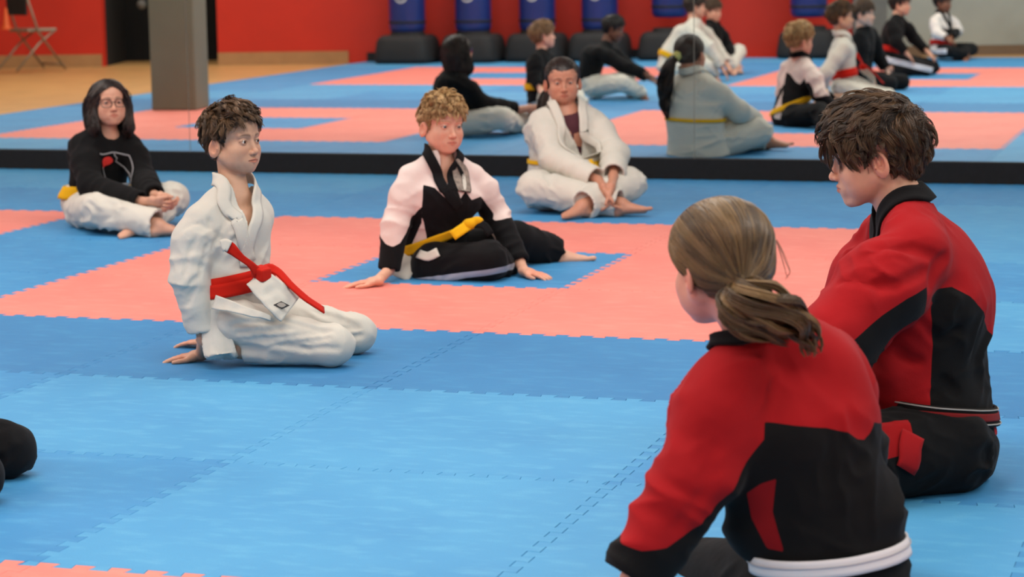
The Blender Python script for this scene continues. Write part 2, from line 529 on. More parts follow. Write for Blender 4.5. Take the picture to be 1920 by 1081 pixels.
class Field:
    def __init__(s): s.ops = []
    def add(s, p, k=0.02): s.ops.append((0, p, k, 2 * k + 0.03)); return s
    def cut(s, p, k=0.004): s.ops.append((1, p, k, 2 * k + 0.03)); return s
    def isect(s, p, k=0.004): s.ops.append((2, p, k, 1e3)); return s
    def extend(s, o): s.ops += o.ops; return s
    @staticmethod
    def comb(t, a, b, k):
        if t == 0: return np.minimum(a, b) - np.maximum(k - np.abs(a - b), 0) ** 2 / (4 * k)
        if t == 1: b = -b
        return np.maximum(a, b) + np.maximum(k - np.abs(a - b), 0) ** 2 / (4 * k)
    def grid(s, lo, hi, h):
        n = np.ceil((hi - lo) / h).astype(int) + 1
        D = np.full(n, 0.5, np.float32)
        ax = [(lo[i] + np.arange(n[i]) * h).astype(np.float32) for i in range(3)]
        for t, p, k, m in s.ops:
            i0 = [max(0, int((p.lo[i] - m - lo[i]) / h)) for i in range(3)]
            i1 = [min(n[i], int((p.hi[i] + m - lo[i]) / h) + 2) for i in range(3)]
            if any(i1[i] <= i0[i] for i in range(3)): continue
            sl = tuple(slice(i0[i], i1[i]) for i in range(3))
            x = ax[0][sl[0]][:, None, None]; y = ax[1][sl[1]][None, :, None]; z = ax[2][sl[2]][None, None, :]
            D[sl] = s.comb(t, D[sl], p.f(x, y, z), k)
        return D
    def ev(s, P):
        d = np.full(len(P), 0.5)
        x, y, z = P[:, 0], P[:, 1], P[:, 2]
        for t, p, k, m in s.ops:
            if m > 100: q = slice(None)
            else:
                q = np.nonzero((x > p.lo[0] - m) & (x < p.hi[0] + m) & (y > p.lo[1] - m) & (y < p.hi[1] + m) & (z > p.lo[2] - m) & (z < p.hi[2] + m))[0]
                if not len(q): continue
            d[q] = s.comb(t, d[q], p.f(x[q], y[q], z[q]), k)
        return d
    def grad(s, P, e=0.001):
        d = s.ev(P); g = np.empty((len(P), 3))
        for i in range(3):
            Q = P.copy(); Q[:, i] += e; g[:, i] = (s.ev(Q) - d) / e
        return d, g
    def project(s, P, off=0.0, it=3, lim=0.03):
        P = np.array(P, float)
        for _ in range(it):
            d, g = s.grad(P)
            st = np.clip(d - off, -lim, lim) / np.maximum((g * g).sum(1), .25)
            P -= st[:, None] * g
        d, g = s.grad(P)
        return P, g / (np.linalg.norm(g, axis=1)[:, None] + 1e-9)
    def bounds(s):
        adds = [o for o in s.ops if o[0] == 0]
        lo = np.min([o[1].lo for o in adds], 0) - 0.02; hi = np.max([o[1].hi for o in adds], 0) + 0.02
        return lo, hi
    def nets(s, h, lo=None, hi=None):
        """naive surface nets"""
        if lo is None: lo, hi = s.bounds()
        D = s.grid(lo, hi, h)
        S = D < 0
        n = np.array(S.shape)
        cnt = np.zeros(n - 1, np.int8)
        for c in range(8):
            o = ((c >> 2) & 1, (c >> 1) & 1, c & 1)
            cnt += S[o[0]:n[0] - 1 + o[0], o[1]:n[1] - 1 + o[1], o[2]:n[2] - 1 + o[2]]
        I = np.nonzero((cnt > 0) & (cnt < 8))
        idx = np.full(n - 1, -1, np.int32); idx[I] = np.arange(len(I[0]))
        C = np.stack(I, 1)
        vals = np.empty((len(C), 8), np.float32)
        offs = [((c >> 2) & 1, (c >> 1) & 1, c & 1) for c in range(8)]
        for c, o in enumerate(offs): vals[:, c] = D[I[0] + o[0], I[1] + o[1], I[2] + o[2]]
        acc = np.zeros((len(C), 3)); num = np.zeros(len(C))
        for a in range(8):
            for bit in (4, 2, 1):
                if a & bit: continue
                b = a | bit
                va, vb = vals[:, a], vals[:, b]
                m = (va < 0) != (vb < 0)
                t = np.where(m, va / np.where(m, va - vb, 1), 0)
                oa, ob = A3(offs[a]), A3(offs[b])
                acc += np.where(m[:, None], oa + t[:, None] * (ob - oa), 0); num += m
        V = lo + (C + acc / num[:, None]) * h
        Q = []
        for ax in range(3):
            o1, o2 = (ax + 1) % 3, (ax + 2) % 3
            sa = [slice(None)] * 3; sb = [slice(None)] * 3
            sa[ax] = slice(0, -1); sb[ax] = slice(1, None)
            A, B = S[tuple(sa)], S[tuple(sb)]
            E = A != B
            e = np.nonzero(E)
            ok = (e[o1] > 0) & (e[o2] > 0) & (e[o1] < n[o1] - 1) & (e[o2] < n[o2] - 1)
            e = [q[ok] for q in e]
            def cell(d1, d2):
                q = [x.copy() for x in e]; q[o1] = q[o1] - d1; q[o2] = q[o2] - d2
                return idx[tuple(q)]
            f = np.stack([cell(0, 0), cell(1, 0), cell(1, 1), cell(0, 1)], 1)
            ins = A[tuple(e)]
            f[~ins] = f[~ins][:, ::-1]
            Q.append(f)
        Q = np.vstack(Q)
        Q = Q[(Q >= 0).all(1)]
        return V, Q

# gradient noise, vectorised
_pr = np.random.RandomState(7)
_perm = np.tile(_pr.permutation(256), 3)
_gr = _pr.normal(size=(256, 3)); _gr /= np.linalg.norm(_gr, axis=1)[:, None]
def pnoise(P):
    I = np.floor(P).astype(int); F = P - I; I &= 255
    u = F * F * F * (F * (F * 6 - 15) + 10)
    r = 0
    for c in range(8):
        o = np.array([(c >> 2) & 1, (c >> 1) & 1, c & 1])
        J = I + o
        h = _perm[_perm[_perm[J[:, 0]] + J[:, 1]] + J[:, 2]]
        w = np.prod(np.where(o, u, 1 - u), 1)
        r = r + w * (_gr[h] * (F - o)).sum(1)
    return r

def vnormals(V, Q):
    a = V[Q[:, 2]] - V[Q[:, 0]]; b = V[Q[:, 3 % Q.shape[1]]] - V[Q[:, 1]]
    fn = np.cross(a, b)
    N = np.zeros_like(V)
    for i in range(Q.shape[1]):
        for k in range(3): N[:, k] += np.bincount(Q[:, i], fn[:, k], len(V))
    return N / (np.linalg.norm(N, axis=1)[:, None] + 1e-12)

def ridge(n, p=1.6):
    return np.clip(1 - np.abs(n) * 3.2, 0, 1) ** p

def wrinkle(V, N, bones, amp=0.006, seed=0.0, mask=None):
    """cloth folds: rings round bent joints, long folds along the bones, loose bulges"""
    D = np.zeros(len(V)); W = np.zeros(len(V)) + 1e-6
    for a, b, fa, kind in bones:
        a = A3(a); b = A3(b); d = b - a; L = np.linalg.norm(d); u = d / L
        q = V - a; t = q @ u; tc = np.clip(t, 0, L)
        dist = np.linalg.norm(q - tc[:, None] * u, axis=1)
        w = np.exp(-(dist / 0.07) ** 2) + 1e-5
        perp = q - t[:, None] * u
        if kind == 'ring':
            P = perp * 6 + u * (t * 21)[:, None]
        elif kind == 'long':
            P = perp * 24 + u * (t * 3.5)[:, None]
        else:                                                     # drag lines running diagonally
            s = nrm(np.cross(u, [0.3, 0.2, 1])); dd = nrm(u + s * .9)
            td = q @ dd
            P = (q - td[:, None] * dd) * 22 + dd * (td * 4)[:, None]
        P = P * .8 + seed + pnoise(V * 7 + seed)[:, None] * .5
        f = np.clip(1 - np.abs(pnoise(P)) * 3.0, 0, 1) ** 1.5 - .3
        D += w * f * fa; W += w
    pm = np.clip(.5 + 2.4 * pnoise(V * 6.5 + seed * 2 + 3), 0.12, 1)
    D = D / W * amp * 1.45 * pm + pnoise(V * 9 + seed) * amp * .45
    if mask is not None: D = D * mask
    return V + N * D[:, None]

def set_col(me, name, C):
    a = me.color_attributes.new(name, 'FLOAT_COLOR', 'POINT')
    C = np.c_[C, np.ones(len(C))].astype(np.float32) if C.shape[1] == 3 else C.astype(np.float32)
    a.data.foreach_set('color', C.ravel())
def set_float(me, name, f):
    a = me.attributes.new(name, 'FLOAT', 'POINT')
    a.data.foreach_set('value', np.asarray(f, np.float32))

# ------------------------------------------------------------------ cloth, skin, hair materials
def fabric(name, c1, c2=None, c3=None, rough=0.9, weave=420, var=0.10, folds=0.5, sheen=0.03):
    """c1 where attribute pan < 0, c2 where pan > 0, c3 where pan2 > 0"""
    m, nt, bs = newmat(name)
    def dk(c): return tuple(v * (1 - var) for v in c[:3]) + (1,)
    col = noise_mix(nt, 7, c1, dk(c1), 5)
    for att, c in (('pan', c2), ('pan2', c3)):
        if c is None: continue
        b = noise_mix(nt, 7, c, dk(c), 5)
        at_ = nt.nodes.new('ShaderNodeAttribute'); at_.attribute_name = att
        r = nt.nodes.new('ShaderNodeMapRange'); r.inputs['From Min'].default_value = 0.0002; r.inputs['From Max'].default_value = 0.0016
        lnk(nt, at_.outputs['Fac'], r.inputs[0])
        mx = nt.nodes.new('ShaderNodeMix'); mx.data_type = 'RGBA'
        lnk(nt, r.outputs[0], mx.inputs[0]); lnk(nt, col, mx.inputs[6]); lnk(nt, b, mx.inputs[7])
        col = mx.outputs[2]
    lnk(nt, col, bs.inputs['Base Color'])
    bs.inputs['Roughness'].default_value = rough
    bs.inputs['Specular IOR Level'].default_value = 0.2
    bs.inputs['Sheen Weight'].default_value = sheen
    n1 = bump(nt, bs, 26, folds, 0.004, 4)
    bump(nt, bs, weave, 0.5, 0.0008, 2, prev=n1)
    return m

def skin_mat():
    m, nt, bs = newmat('skin')
    a = nt.nodes.new('ShaderNodeAttribute'); a.attribute_name = 'Col'
    tc = nt.nodes.new('ShaderNodeTexCoord')
    n = nt.nodes.new('ShaderNodeTexNoise'); n.inputs['Scale'].default_value = 55; n.inputs['Detail'].default_value = 4
    lnk(nt, tc.outputs['Object'], n.inputs['Vector'])
    r = nt.nodes.new('ShaderNodeMapRange'); r.inputs['To Min'].default_value = .9; r.inputs['To Max'].default_value = 1.08
    lnk(nt, n.outputs[0], r.inputs[0])
    mx = nt.nodes.new('ShaderNodeVectorMath'); mx.operation = 'SCALE'
    lnk(nt, a.outputs['Color'], mx.inputs[0]); lnk(nt, r.outputs[0], mx.inputs['Scale'])
    lnk(nt, mx.outputs[0], bs.inputs['Base Color'])
    bs.inputs['Roughness'].default_value = 0.48
    bs.inputs['Specular IOR Level'].default_value = 0.4
    bs.inputs['Subsurface Weight'].default_value = 0.12
    bs.inputs['Subsurface Radius'].default_value = (1.0, .35, .2)
    bs.inputs['Subsurface Scale'].default_value = 0.008
    bump(nt, bs, 180, 0.12, 0.001, 3)
    return m
M['skin'] = skin_mat()

def hair_mat(name, c1, c2, rough=0.42):
    m, nt, bs = newmat(name)
    a = nt.nodes.new('ShaderNodeAttribute'); a.attribute_name = 'tone'
    mx = nt.nodes.new('ShaderNodeMix'); mx.data_type = 'RGBA'
    lnk(nt, a.outputs['Fac'], mx.inputs[0]); mx.inputs[6].default_value = c1; mx.inputs[7].default_value = c2
    lnk(nt, mx.outputs[2], bs.inputs['Base Color'])
    bs.inputs['Roughness'].default_value = rough
    bs.inputs['Specular IOR Level'].default_value = 0.55
    return m

M['eye_white'] = plain('eye_white', srgb(215, 205, 198), 0.25, var=.03)
M['iris'] = plain('iris_brown', srgb(52, 34, 24), 0.15)
M['iris_blue'] = plain('iris_grey_blue', srgb(78, 92, 98), 0.15)
M['pupil'] = plain('pupil', srgb(6, 5, 5), 0.08)

# ------------------------------------------------------------------ anatomy
class Head:
    """local axes: X to the person's right, Y forward, Z up; origin between the ears"""
    def __init__(s, pos, fwd, up=UP, sc=1.0, roll=0.0):
        s.o = A3(pos); Y = nrm(fwd); X = nrm(np.cross(Y, up)); Z = np.cross(X, Y)
        if roll:
            c, q = math.cos(roll), math.sin(roll); X, Z = X * c + Z * q, Z * c - X * q
        s.X, s.Y, s.Z = X, Y, Z; s.R = np.stack([X, Y, Z], 1); s.sc = sc
    def p(s, x, y, z): return s.o + s.sc * (x * s.X + y * s.Y + z * s.Z)
    def loc(s, P): return ((P - s.o) @ s.R) / s.sc

def head_ops(F, H, wide=1.0, nose=1.0, mouth=1.0, lid=0.0030, jaw=1.0, smile=0.0):
    sc = H.sc
    def E(x, y, z, a, b, c, k=.02, cut=False, rot=None):
        R = H.R if rot is None else H.R @ rot
        pr = ell(H.p(x, y, z), (a * sc, b * sc, c * sc), R)
        (F.cut if cut else F.add)(pr, k * sc)
    def C(a, b, ra, rb, k=.01, cut=False):
        (F.cut if cut else F.add)(cone(H.p(*a), H.p(*b), ra * sc, rb * sc), k * sc)
    w = wide
    E(0, -.010, .042, .073 * w, .092, .078, .01)
    E(0, .034, .046, .060 * w, .050, .052, .02)
    E(0, .026, -.018, .056 * w, .058, .058, .02)
    for q in (-1, 1):
        E(q * .034 * w, .048, -.024, .030, .029, .028, .022)
        C((q * .050 * w, .002, -.040), (q * .018, .052, -.080 * jaw), .020, .017, .022)
    E(0, .030, -.058, .042 * w, .045, .034, .02)
    for q in (-1, 1): E(q * .034 * w, .040, -.050, .026, .028, .026, .02)
    E(0, .066, -.083 * jaw, .018, .015, .015, .014)
    E(0, .072, -.055, .030, .016, .023, .014)
    # brow and sockets
    for q in (-1, 1):
        C((q * .012, .081, .025), (q * .042, .071, .025), .006, .005, .014)
    for q in (-1, 1):
        E(q * .031, .0955, .006, .017, .017, .0115, .014, True)
    # nose
    C((0, .078, .014), (0, .094 * nose + .001, -.024), .0062, .0080, .010)
    E(0, .0965 * nose, -.028, .0098, .0098, .0088, .006)
    for q in (-1, 1):
        E(q * .0110, .0885, -.031, .0066, .0088, .0068, .005)
        E(q * .0060, .0945, -.0375, .0036, .0048, .0030, .002, True)
    C((0, .090, -.040), (0, .0895, -.045), .003, .003, .004, True)
    # lips
    m = mouth
    for q in (-1, 1):
        C((0.0025 * q, .0888, -.0505), (q * .021 * m, .0805, -.0545 + smile), .0036, .0020, .005)
        C((0.0, .0872, -.0600), (q * .017 * m, .0805, -.0572 + smile), .0044, .0024, .005)
        C((0.0, .0925, -.0552), (q * .023 * m, .0828, -.0560 + smile), .0014, .0011, .0015, True)
    # lids and eyes
    for q in (-1, 1):
        E(q * .031, .0690, .0065, .0142, .0142, .0136, .004)
    for q in (-1, 1):
        E(q * .031, .0850, .0052, .0118, .0120, lid, .0012, True)
        C((q * .019, .0845, .0125), (q * .042, .0790, .0120), .0012, .0010, .003, True)
    # ears
    for q in (-1, 1):
        a = .45 * q
        rz = np.array([[math.cos(a), -math.sin(a), 0], [math.sin(a), math.cos(a), 0], [0, 0, 1]])
        t = -.18
        rx = np.array([[1, 0, 0], [0, math.cos(t), -math.sin(t)], [0, math.sin(t), math.cos(t)]])
        R = rz @ rx
        E(q * .0780 * w, -.010, -.010, .0080, .0195, .0315, .004, rot=R)
        E(q * .0850 * w, -.0075, -.0060, .0085, .0118, .0195, .003, True, R)
        E(q * .0785 * w, -.0065, -.005, .0030, .0050, .0150, .003, rot=R)
        E(q * .0805 * w, .0025, -.014, .0035, .0030, .0045, .003, rot=R)

def skin_cols(V, H, tone, blush=(0, 0, 0), lip=None, brow=None, hands=(), browz=.0255, lash=True):
    """skin colour: lips and their shaded parting, brows and lash line, darker eye surrounds, redder cheeks, ears, knuckles"""
    tone = A3(tone[:3])
    C = np.tile(tone, (len(V), 1))
    L = H.loc(V); x, y, z = np.abs(L[:, 0]), L[:, 1], L[:, 2]
    g = lambda d, s: np.exp(-(d / s) ** 2)
    def mix(f, c):
        nonlocal C
        f = np.clip(f, 0, 1)[:, None]; C = C * (1 - f) + A3(c[:3]) * f
    red = tone * np.array([1.05, .72, .66])
    mix(.32 * np.exp(-((x - .036) ** 2 + (z + .026) ** 2) / .019 ** 2) * (y > .03), red)
    mix(.35 * g(np.sqrt(x ** 2 + (y - .10) ** 2 + (z + .03) ** 2), .016), red)
    mix(.5 * (x > .0745) * (np.abs(z) < .04) * (np.abs(y + .005) < .04), red)
    zz = z + .0555
    lipc = tone * np.array([.84, .50, .48]) if lip is None else lip
    mix(np.clip(1.2 - np.sqrt((x / .0215) ** 2 + (zz / .0078) ** 2) * 1.0, 0, 1) * 1.7 * (y > .078), lipc)
    mix(.8 * g(zz - .000, .0013) * (x < .022) * (y > .07), tone * .3)  # shade in the crease between the lips, put into the colour
    if brow is not None:
        bz = browz + .004 * (1 - ((x - .03) / .02) ** 2)
        wd = .0042 * np.clip(1.15 - (x - .014) / .04, .2, 1)
        mix(.7 * g(z - bz, wd) * np.clip((x - .009) / .004, 0, 1) * np.clip((.051 - x) / .006, 0, 1) * (y > .04), brow)
    if lash:
        lz = .0058 + .0046 * np.sqrt(np.clip(1 - ((x - .031) / .0145) ** 2, 0, 1))
        on = (np.abs(x - .031) < .0145) * (y > .06)
        mix(.85 * g(z - lz, .0013) * on, tone * .12)
        mix(.35 * g(z - (.0058 - .0045 * np.sqrt(np.clip(1 - ((x - .031) / .0145) ** 2, 0, 1))), .0012) * on, tone * .35)
        mix(.22 * np.exp(-(((x - .031) / .017) ** 2 + ((z - .003) / .014) ** 2)) * (y > .06), tone * np.array([.6, .48, .5]))  # darker tint around each eye
    for h in hands:
        d = np.linalg.norm(V - h, axis=1)
        mix(.4 * np.exp(-(d / .035) ** 2), red)
    return C

def eyes(H, root, look=(0, 1, 0), iris='iris'):
    """look is in head axes"""
    sc = H.sc
    for q in (-1, 1):
        c = H.p(q * .031, .0705, .0062); r = .0118 * sc
        d = nrm(H.R @ A3(look))
        a = nrm(np.cross(d, H.Z)); b = np.cross(a, d)
        def cap(name, r_, t0, t1, m, par, n=10, seg=20):
            th = np.linspace(t0, t1, n); ph = np.arange(seg) * 2 * math.pi / seg
            V = c + r_ * (np.cos(th)[:, None, None] * d + np.sin(th)[:, None, None] * (np.cos(ph)[None, :, None] * a + np.sin(ph)[None, :, None] * b))
            V = V.reshape(-1, 3)
            Q = [(i * seg + j, (i + 1) * seg + j, (i + 1) * seg + (j + 1) % seg, i * seg + (j + 1) % seg) for i in range(n - 1) for j in range(seg)]
            return link(name, mesh_np(name, V, np.array(Q)), m, par)
        e = cap('eye', r, .02, 3.1, M['eye_white'], root, 16)
        cap('iris', r * 1.006, .20, .60, M[iris], e, 5)
        cap('pupil', r * 1.010, .0005, .26, M['pupil'], e, 4)

def hand_ops(F, wr, fd, pn, side, sc=1.0, curl=(.25, .3, .25), spread=.06, thumb=.7, tc=.3):
    """wr wrist, fd along the fingers, pn out of the palm, side towards the thumb; returns knuckle points"""
    fd = nrm(fd); pn = nrm(pn - fd * (A3(pn) @ fd)); sd = nrm(np.cross(pn, fd))
    if sd @ A3(side) < 0: sd = -sd
    wr = A3(wr)
    F.add(cone(wr - fd * .01 * sc, wr + fd * .03 * sc, .019 * sc, .020 * sc, sd, 1.35), .012 * sc)
    F.add(cone(wr + fd * .022 * sc, wr + fd * .078 * sc, .0135 * sc, .0115 * sc, sd, 2.7), .012 * sc)
    F.add(ell(wr + fd * .035 * sc + sd * .022 * sc + pn * .006 * sc, (.014 * sc,) * 3), .012 * sc)
    kn = []
    for i, (off, L, r) in enumerate(((.0285, .070, .0080), (.0095, .078, .0082), (-.0100, .073, .0078), (-.0285, .058, .0070))):
        b = wr + fd * (.082 - abs(off) * .12) * sc + sd * off * sc
        kn.append(b)
        a = 0.0; p = b; d0 = nrm(fd + sd * spread * (1.5 - i) * .9)
        for j, fr in enumerate((.44, .30, .26)):
            a += curl[j] * (1 + .08 * i)
            d = d0 * math.cos(a) + pn * math.sin(a)
            q = p + d * L * fr * sc
            F.add(cone(p, q, r * (1 - .08 * j) * sc, r * (.94 - .08 * j) * sc), .0028 * sc if j else .006 * sc)
            p = q
    tb = wr + fd * .028 * sc + sd * .024 * sc + pn * .004 * sc
    d = nrm(fd * math.cos(thumb) + sd * math.sin(thumb) + pn * .15)
    t1 = tb + d * .032 * sc
    d2 = nrm(fd * math.cos(thumb * .55) + sd * math.sin(thumb * .55) + pn * tc)
    t2 = t1 + d2 * .030 * sc; t3 = t2 + nrm(d2 + fd * .25) * .022 * sc
    F.add(cone(tb, t1, .0125 * sc, .0098 * sc), .008 * sc)
    F.add(cone(t1, t2, .0096 * sc, .0088 * sc), .003 * sc)
    F.add(cone(t2, t3, .0088 * sc, .0070 * sc), .003 * sc)
    return kn

def foot_ops(F, an, fd, sole, sc=1.0, side=None, toes=True):
    """an ankle, fd heel-to-toe, sole = direction the sole faces, side = towards the big toe"""
    fd = nrm(fd); so = nrm(A3(sole) - fd * (A3(sole) @ fd)); sd = nrm(np.cross(so, fd))
    if side is not None and sd @ A3(side) < 0: sd = -sd
    an = A3(an)
    he = an - fd * .032 * sc + so * .040 * sc
    F.add(ell(he, (.030 * sc,) * 3), .02 * sc)
    F.add(cone(an, he, .033 * sc, .028 * sc), .02 * sc)
    ball = an + fd * .125 * sc + so * .050 * sc
    F.add(cone(an + fd * .01 * sc + so * .012 * sc, ball, .032 * sc, .017 * sc, sd, 1.35), .02 * sc)
    F.add(cone(he, ball + so * .0, .022 * sc, .015 * sc, sd, 1.9), .02 * sc)
    if toes:
        for i, (o, L, r) in enumerate(((.028, .045, .0125), (.010, .040, .0085), (-.005, .035, .008), (-.019, .030, .0075), (-.031, .024, .0075))):
            b = ball + sd * o * sc + fd * (.008 - .010 * i * .6) * sc + so * .001
            F.add(cone(b, b + fd * L * .75 * sc, r * .95 * sc, r * sc), .004 * sc)

def body_mesh(root, F, H, res, tone, levels, name='body', hands=(), brow=None, **kw):
    V, Q = F.nets(res)
    if levels:
        bm = bmesh.new()
        vs = [bm.verts.new(v) for v in V.tolist()]
        for f in Q.tolist():
            try: bm.faces.new([vs[i] for i in f])
            except ValueError: pass
        for mk in levels:
            bm.verts.ensure_lookup_table(); bm.verts.index_update()
            P = np.array([v.co for v in bm.verts]); sel = mk(P)
            es = [e for e in bm.edges if sel[e.verts[0].index] and sel[e.verts[1].index]]
            if not es: continue
            bmesh.ops.subdivide_edges(bm, edges=es, cuts=1, use_grid_fill=True)
            bm.verts.ensure_lookup_table(); bm.verts.index_update()
            P = np.array([v.co for v in bm.verts])
            s_ = np.nonzero(mk(P))[0]; Ps = P[s_]
            for _ in range(2):
                d, g = F.grad(Ps, .0005)
                Ps -= (np.clip(d, -.003, .003) / np.maximum((g * g).sum(1), .3))[:, None] * g
            for i, c in zip(s_.tolist(), Ps.tolist()): bm.verts[i].co = c
        me = bpy.data.meshes.new(name); bm.to_mesh(me); bm.free()
        me.polygons.foreach_set('use_smooth', np.ones(len(me.polygons), bool))
        V = np.empty(len(me.vertices) * 3, np.float32); me.vertices.foreach_get('co', V); V = V.reshape(-1, 3).astype(float)
    else:
        V, _ = F.project(V, 0, 1, .01)
        me = mesh_np(name, V, Q)
    set_col(me, 'Col', skin_cols(V, H, tone, brow=brow, hands=hands, **kw))
    return link(name, me, M['skin'], root)

def near(pts, r):
    pts = [A3(p) for p in pts]
    return lambda P: np.min([np.linalg.norm(P - p, axis=1) for p in pts], 0) < r

def cloth_mesh(name, root, F, res, m, bones, amp=.006, seed=0., pan=None, pan2=None, mask=None, lo=None, hi=None, stuff=None):
    V, Q = F.nets(res, lo, hi)
    N = vnormals(V, Q)
    mk = None if mask is None else mask(V)
    if bones: V2 = wrinkle(V, N, bones, amp, seed, mk)
    else: V2 = V
    V2[:, 2] = np.maximum(V2[:, 2], .0005)
    me = mesh_np(name, V2, Q)
    if pan is not None: set_float(me, 'pan', pan(V))
    if pan2 is not None: set_float(me, 'pan2', pan2(V))
    return link(name, me, m, root)

def resample(P, n):
    P = A3(P); d = np.r_[0, np.cumsum(np.linalg.norm(np.diff(P, axis=0), axis=1))]
    t = np.linspace(0, d[-1], n)
    # smooth through the points (Catmull-Rom)
    Q = np.stack([np.interp(t, d, P[:, k]) for k in range(3)], 1)
    for _ in range(max(1, n // (2 * len(P)))):
        Q[1:-1] = .25 * Q[:-2] + .5 * Q[1:-1] + .25 * Q[2:]
    return Q

def strip(name, pts, width, thick, m, parent, F=None, off=0.0, nrmls=None, n=None, cols=5, closed=False, wfun=None, sag=0.0, wav=0.0):
    """a band of cloth along pts; with F it lies on the field, else nrmls gives its facing"""
    n = n or max(8, int(np.linalg.norm(np.diff(A3(pts), axis=0), axis=1).sum() / .012))
    P = resample(pts, n)
    if closed: P[-1] = P[0]
    if F is not None: P, N = F.project(P, off, 4)
    else:
        nn = A3(nrmls)
        if nn.ndim == 1: N = np.tile(nn, (n, 1))
        else:
            k = np.linspace(0, len(nn) - 1, n); N = np.stack([np.interp(k, range(len(nn)), nn[:, i]) for i in range(3)], 1)
    T = np.gradient(P, axis=0)
    if closed: T[0] = T[-1] = P[1] - P[-2]
    T /= np.linalg.norm(T, axis=1)[:, None] + 1e-12
    N = N - T * (N * T).sum(1)[:, None]; N /= np.linalg.norm(N, axis=1)[:, None] + 1e-12
    S = np.cross(T, N)
    w = np.full(n, width) if wfun is None else width * np.array([wfun(i / (n - 1)) for i in range(n)])
    us = np.linspace(-.5, .5, cols)
    G = P[:, None] + us[None, :, None] * w[:, None, None] * S[:, None]
    if F is not None:
        Gp, Np = F.project(G.reshape(-1, 3), off, 3); G = Gp.reshape(n, cols, 3); NN = Np.reshape(n, cols, 3)
    else: NN = np.repeat(N[:, None], cols, 1)
    if wav:
        G = G + NN * (wav * pnoise(G.reshape(-1, 3) * 30)).reshape(n, cols, 1)
    top = G + NN * thick; bot = G - NN * .001
    V = np.concatenate([top, bot[:, ::-1]], 1)                    # ring of 2*cols per section
    k = 2 * cols; V = V.reshape(-1, 3); Q = []
    for i in range(n - 1):
        for j in range(k):
            j2 = (j + 1) % k
            Q.append((i * k + j, i * k + j2, (i + 1) * k + j2, (i + 1) * k + j))
    if not closed:
        for b in (0, (n - 1) * k):
            for j in range(cols - 1):
                q = (b + j, b + j + 1, b + k - 2 - j, b + k - 1 - j)
                Q.append(q if b else q[::-1])
    return link(name, mesh_np(name, V, np.array(Q)), m, parent)

def ring_on(F, c, axis, rmax=.5, n=64, up=None, wave=None):
    """closed loop of points where a plane through c cuts the field"""
    axis = nrm(axis); a = nrm(np.cross(axis, [0.13, .2, 1.0] if abs(axis[2]) < .9 else [1, 0, 0])); b = np.cross(axis, a)
    th = np.arange(n + 1) * 2 * math.pi / n
    D = np.cos(th)[:, None] * a + np.sin(th)[:, None] * b
    t = np.full(n + 1, rmax); lo = np.zeros(n + 1)
    # march outward to the last crossing
    ts = np.linspace(0.02, rmax, 60); last = np.full(n + 1, .02)
    for tt in ts:
        d = F.ev(c + D * tt); last = np.where(d < 0, tt, last)
    return c + D * (last[:, None])

# ------------------------------------------------------------------ hair
def strands_mesh(name, S, width, m, parent, base=None, seg=3, rnd=None, tones=None):
    """S (n,k,3) strand points -> thin tapered prisms, joined with an underlying cap mesh"""
    n, k, _ = S.shape
    T = np.gradient(S, axis=1); T /= np.linalg.norm(T, axis=2)[..., None] + 1e-12
    up = np.where(np.abs(T[..., 2:3]) < .9, np.array([0, 0, 1.0]), np.array([1.0, 0, 0]))
    A = np.cross(T, up); A /= np.linalg.norm(A, axis=2)[..., None] + 1e-12; B = np.cross(T, A)
    taper = np.sqrt(np.clip(1.08 - np.linspace(0, 1, k) ** 2.2, 0.05, 1))
    w = np.asarray(width).reshape(-1, 1) * taper[None] * np.ones((n, 1))
    th = np.arange(seg) * 2 * math.pi / seg
    V = S[:, :, None] + w[:, :, None, None] * (np.cos(th)[None, None, :, None] * A[:, :, None] + np.sin(th)[None, None, :, None] * B[:, :, None])
    idx = np.arange(n * k * seg).reshape(n, k, seg)
    a = idx[:, :-1]; b = idx[:, 1:]
    Q = np.stack([a, np.roll(a, -1, 2), np.roll(b, -1, 2), b], -1).reshape(-1, 4)
    V = V.reshape(-1, 3)
    rs = rnd or np.random.RandomState(3)
    if tones is None: tones = rs.rand(n) * .8 + .1
    tone = np.repeat(tones, k * seg)
    if base is not None:
        Vb, Qb, tb = base
        Q = np.vstack([Q, Qb + len(V)]); V = np.vstack([V, Vb]); tone = np.r_[tone, np.full(len(Vb), tb)]
    me = mesh_np(name, V, Q)
    set_float(me, 'tone', tone)
    return link(name, me, m, parent)

def sample_surface(V, Q, n, rs, mask):
    a = V[Q[:, 0]]; c = (a + V[Q[:, 1]] + V[Q[:, 2]] + V[Q[:, 3]]) / 4
    ar = np.linalg.norm(np.cross(V[Q[:, 2]] - a, V[Q[:, 3]] - V[Q[:, 1]]), axis=1) * mask(c)
    i = rs.choice(len(Q), n, p=ar / ar.sum())
    u = rs.rand(n, 1); v = rs.rand(n, 1)
    q = Q[i]
    return (V[q[:, 0]] * (1 - u) + V[q[:, 1]] * u) * (1 - v) + (V[q[:, 3]] * (1 - u) + V[q[:, 2]] * u) * v

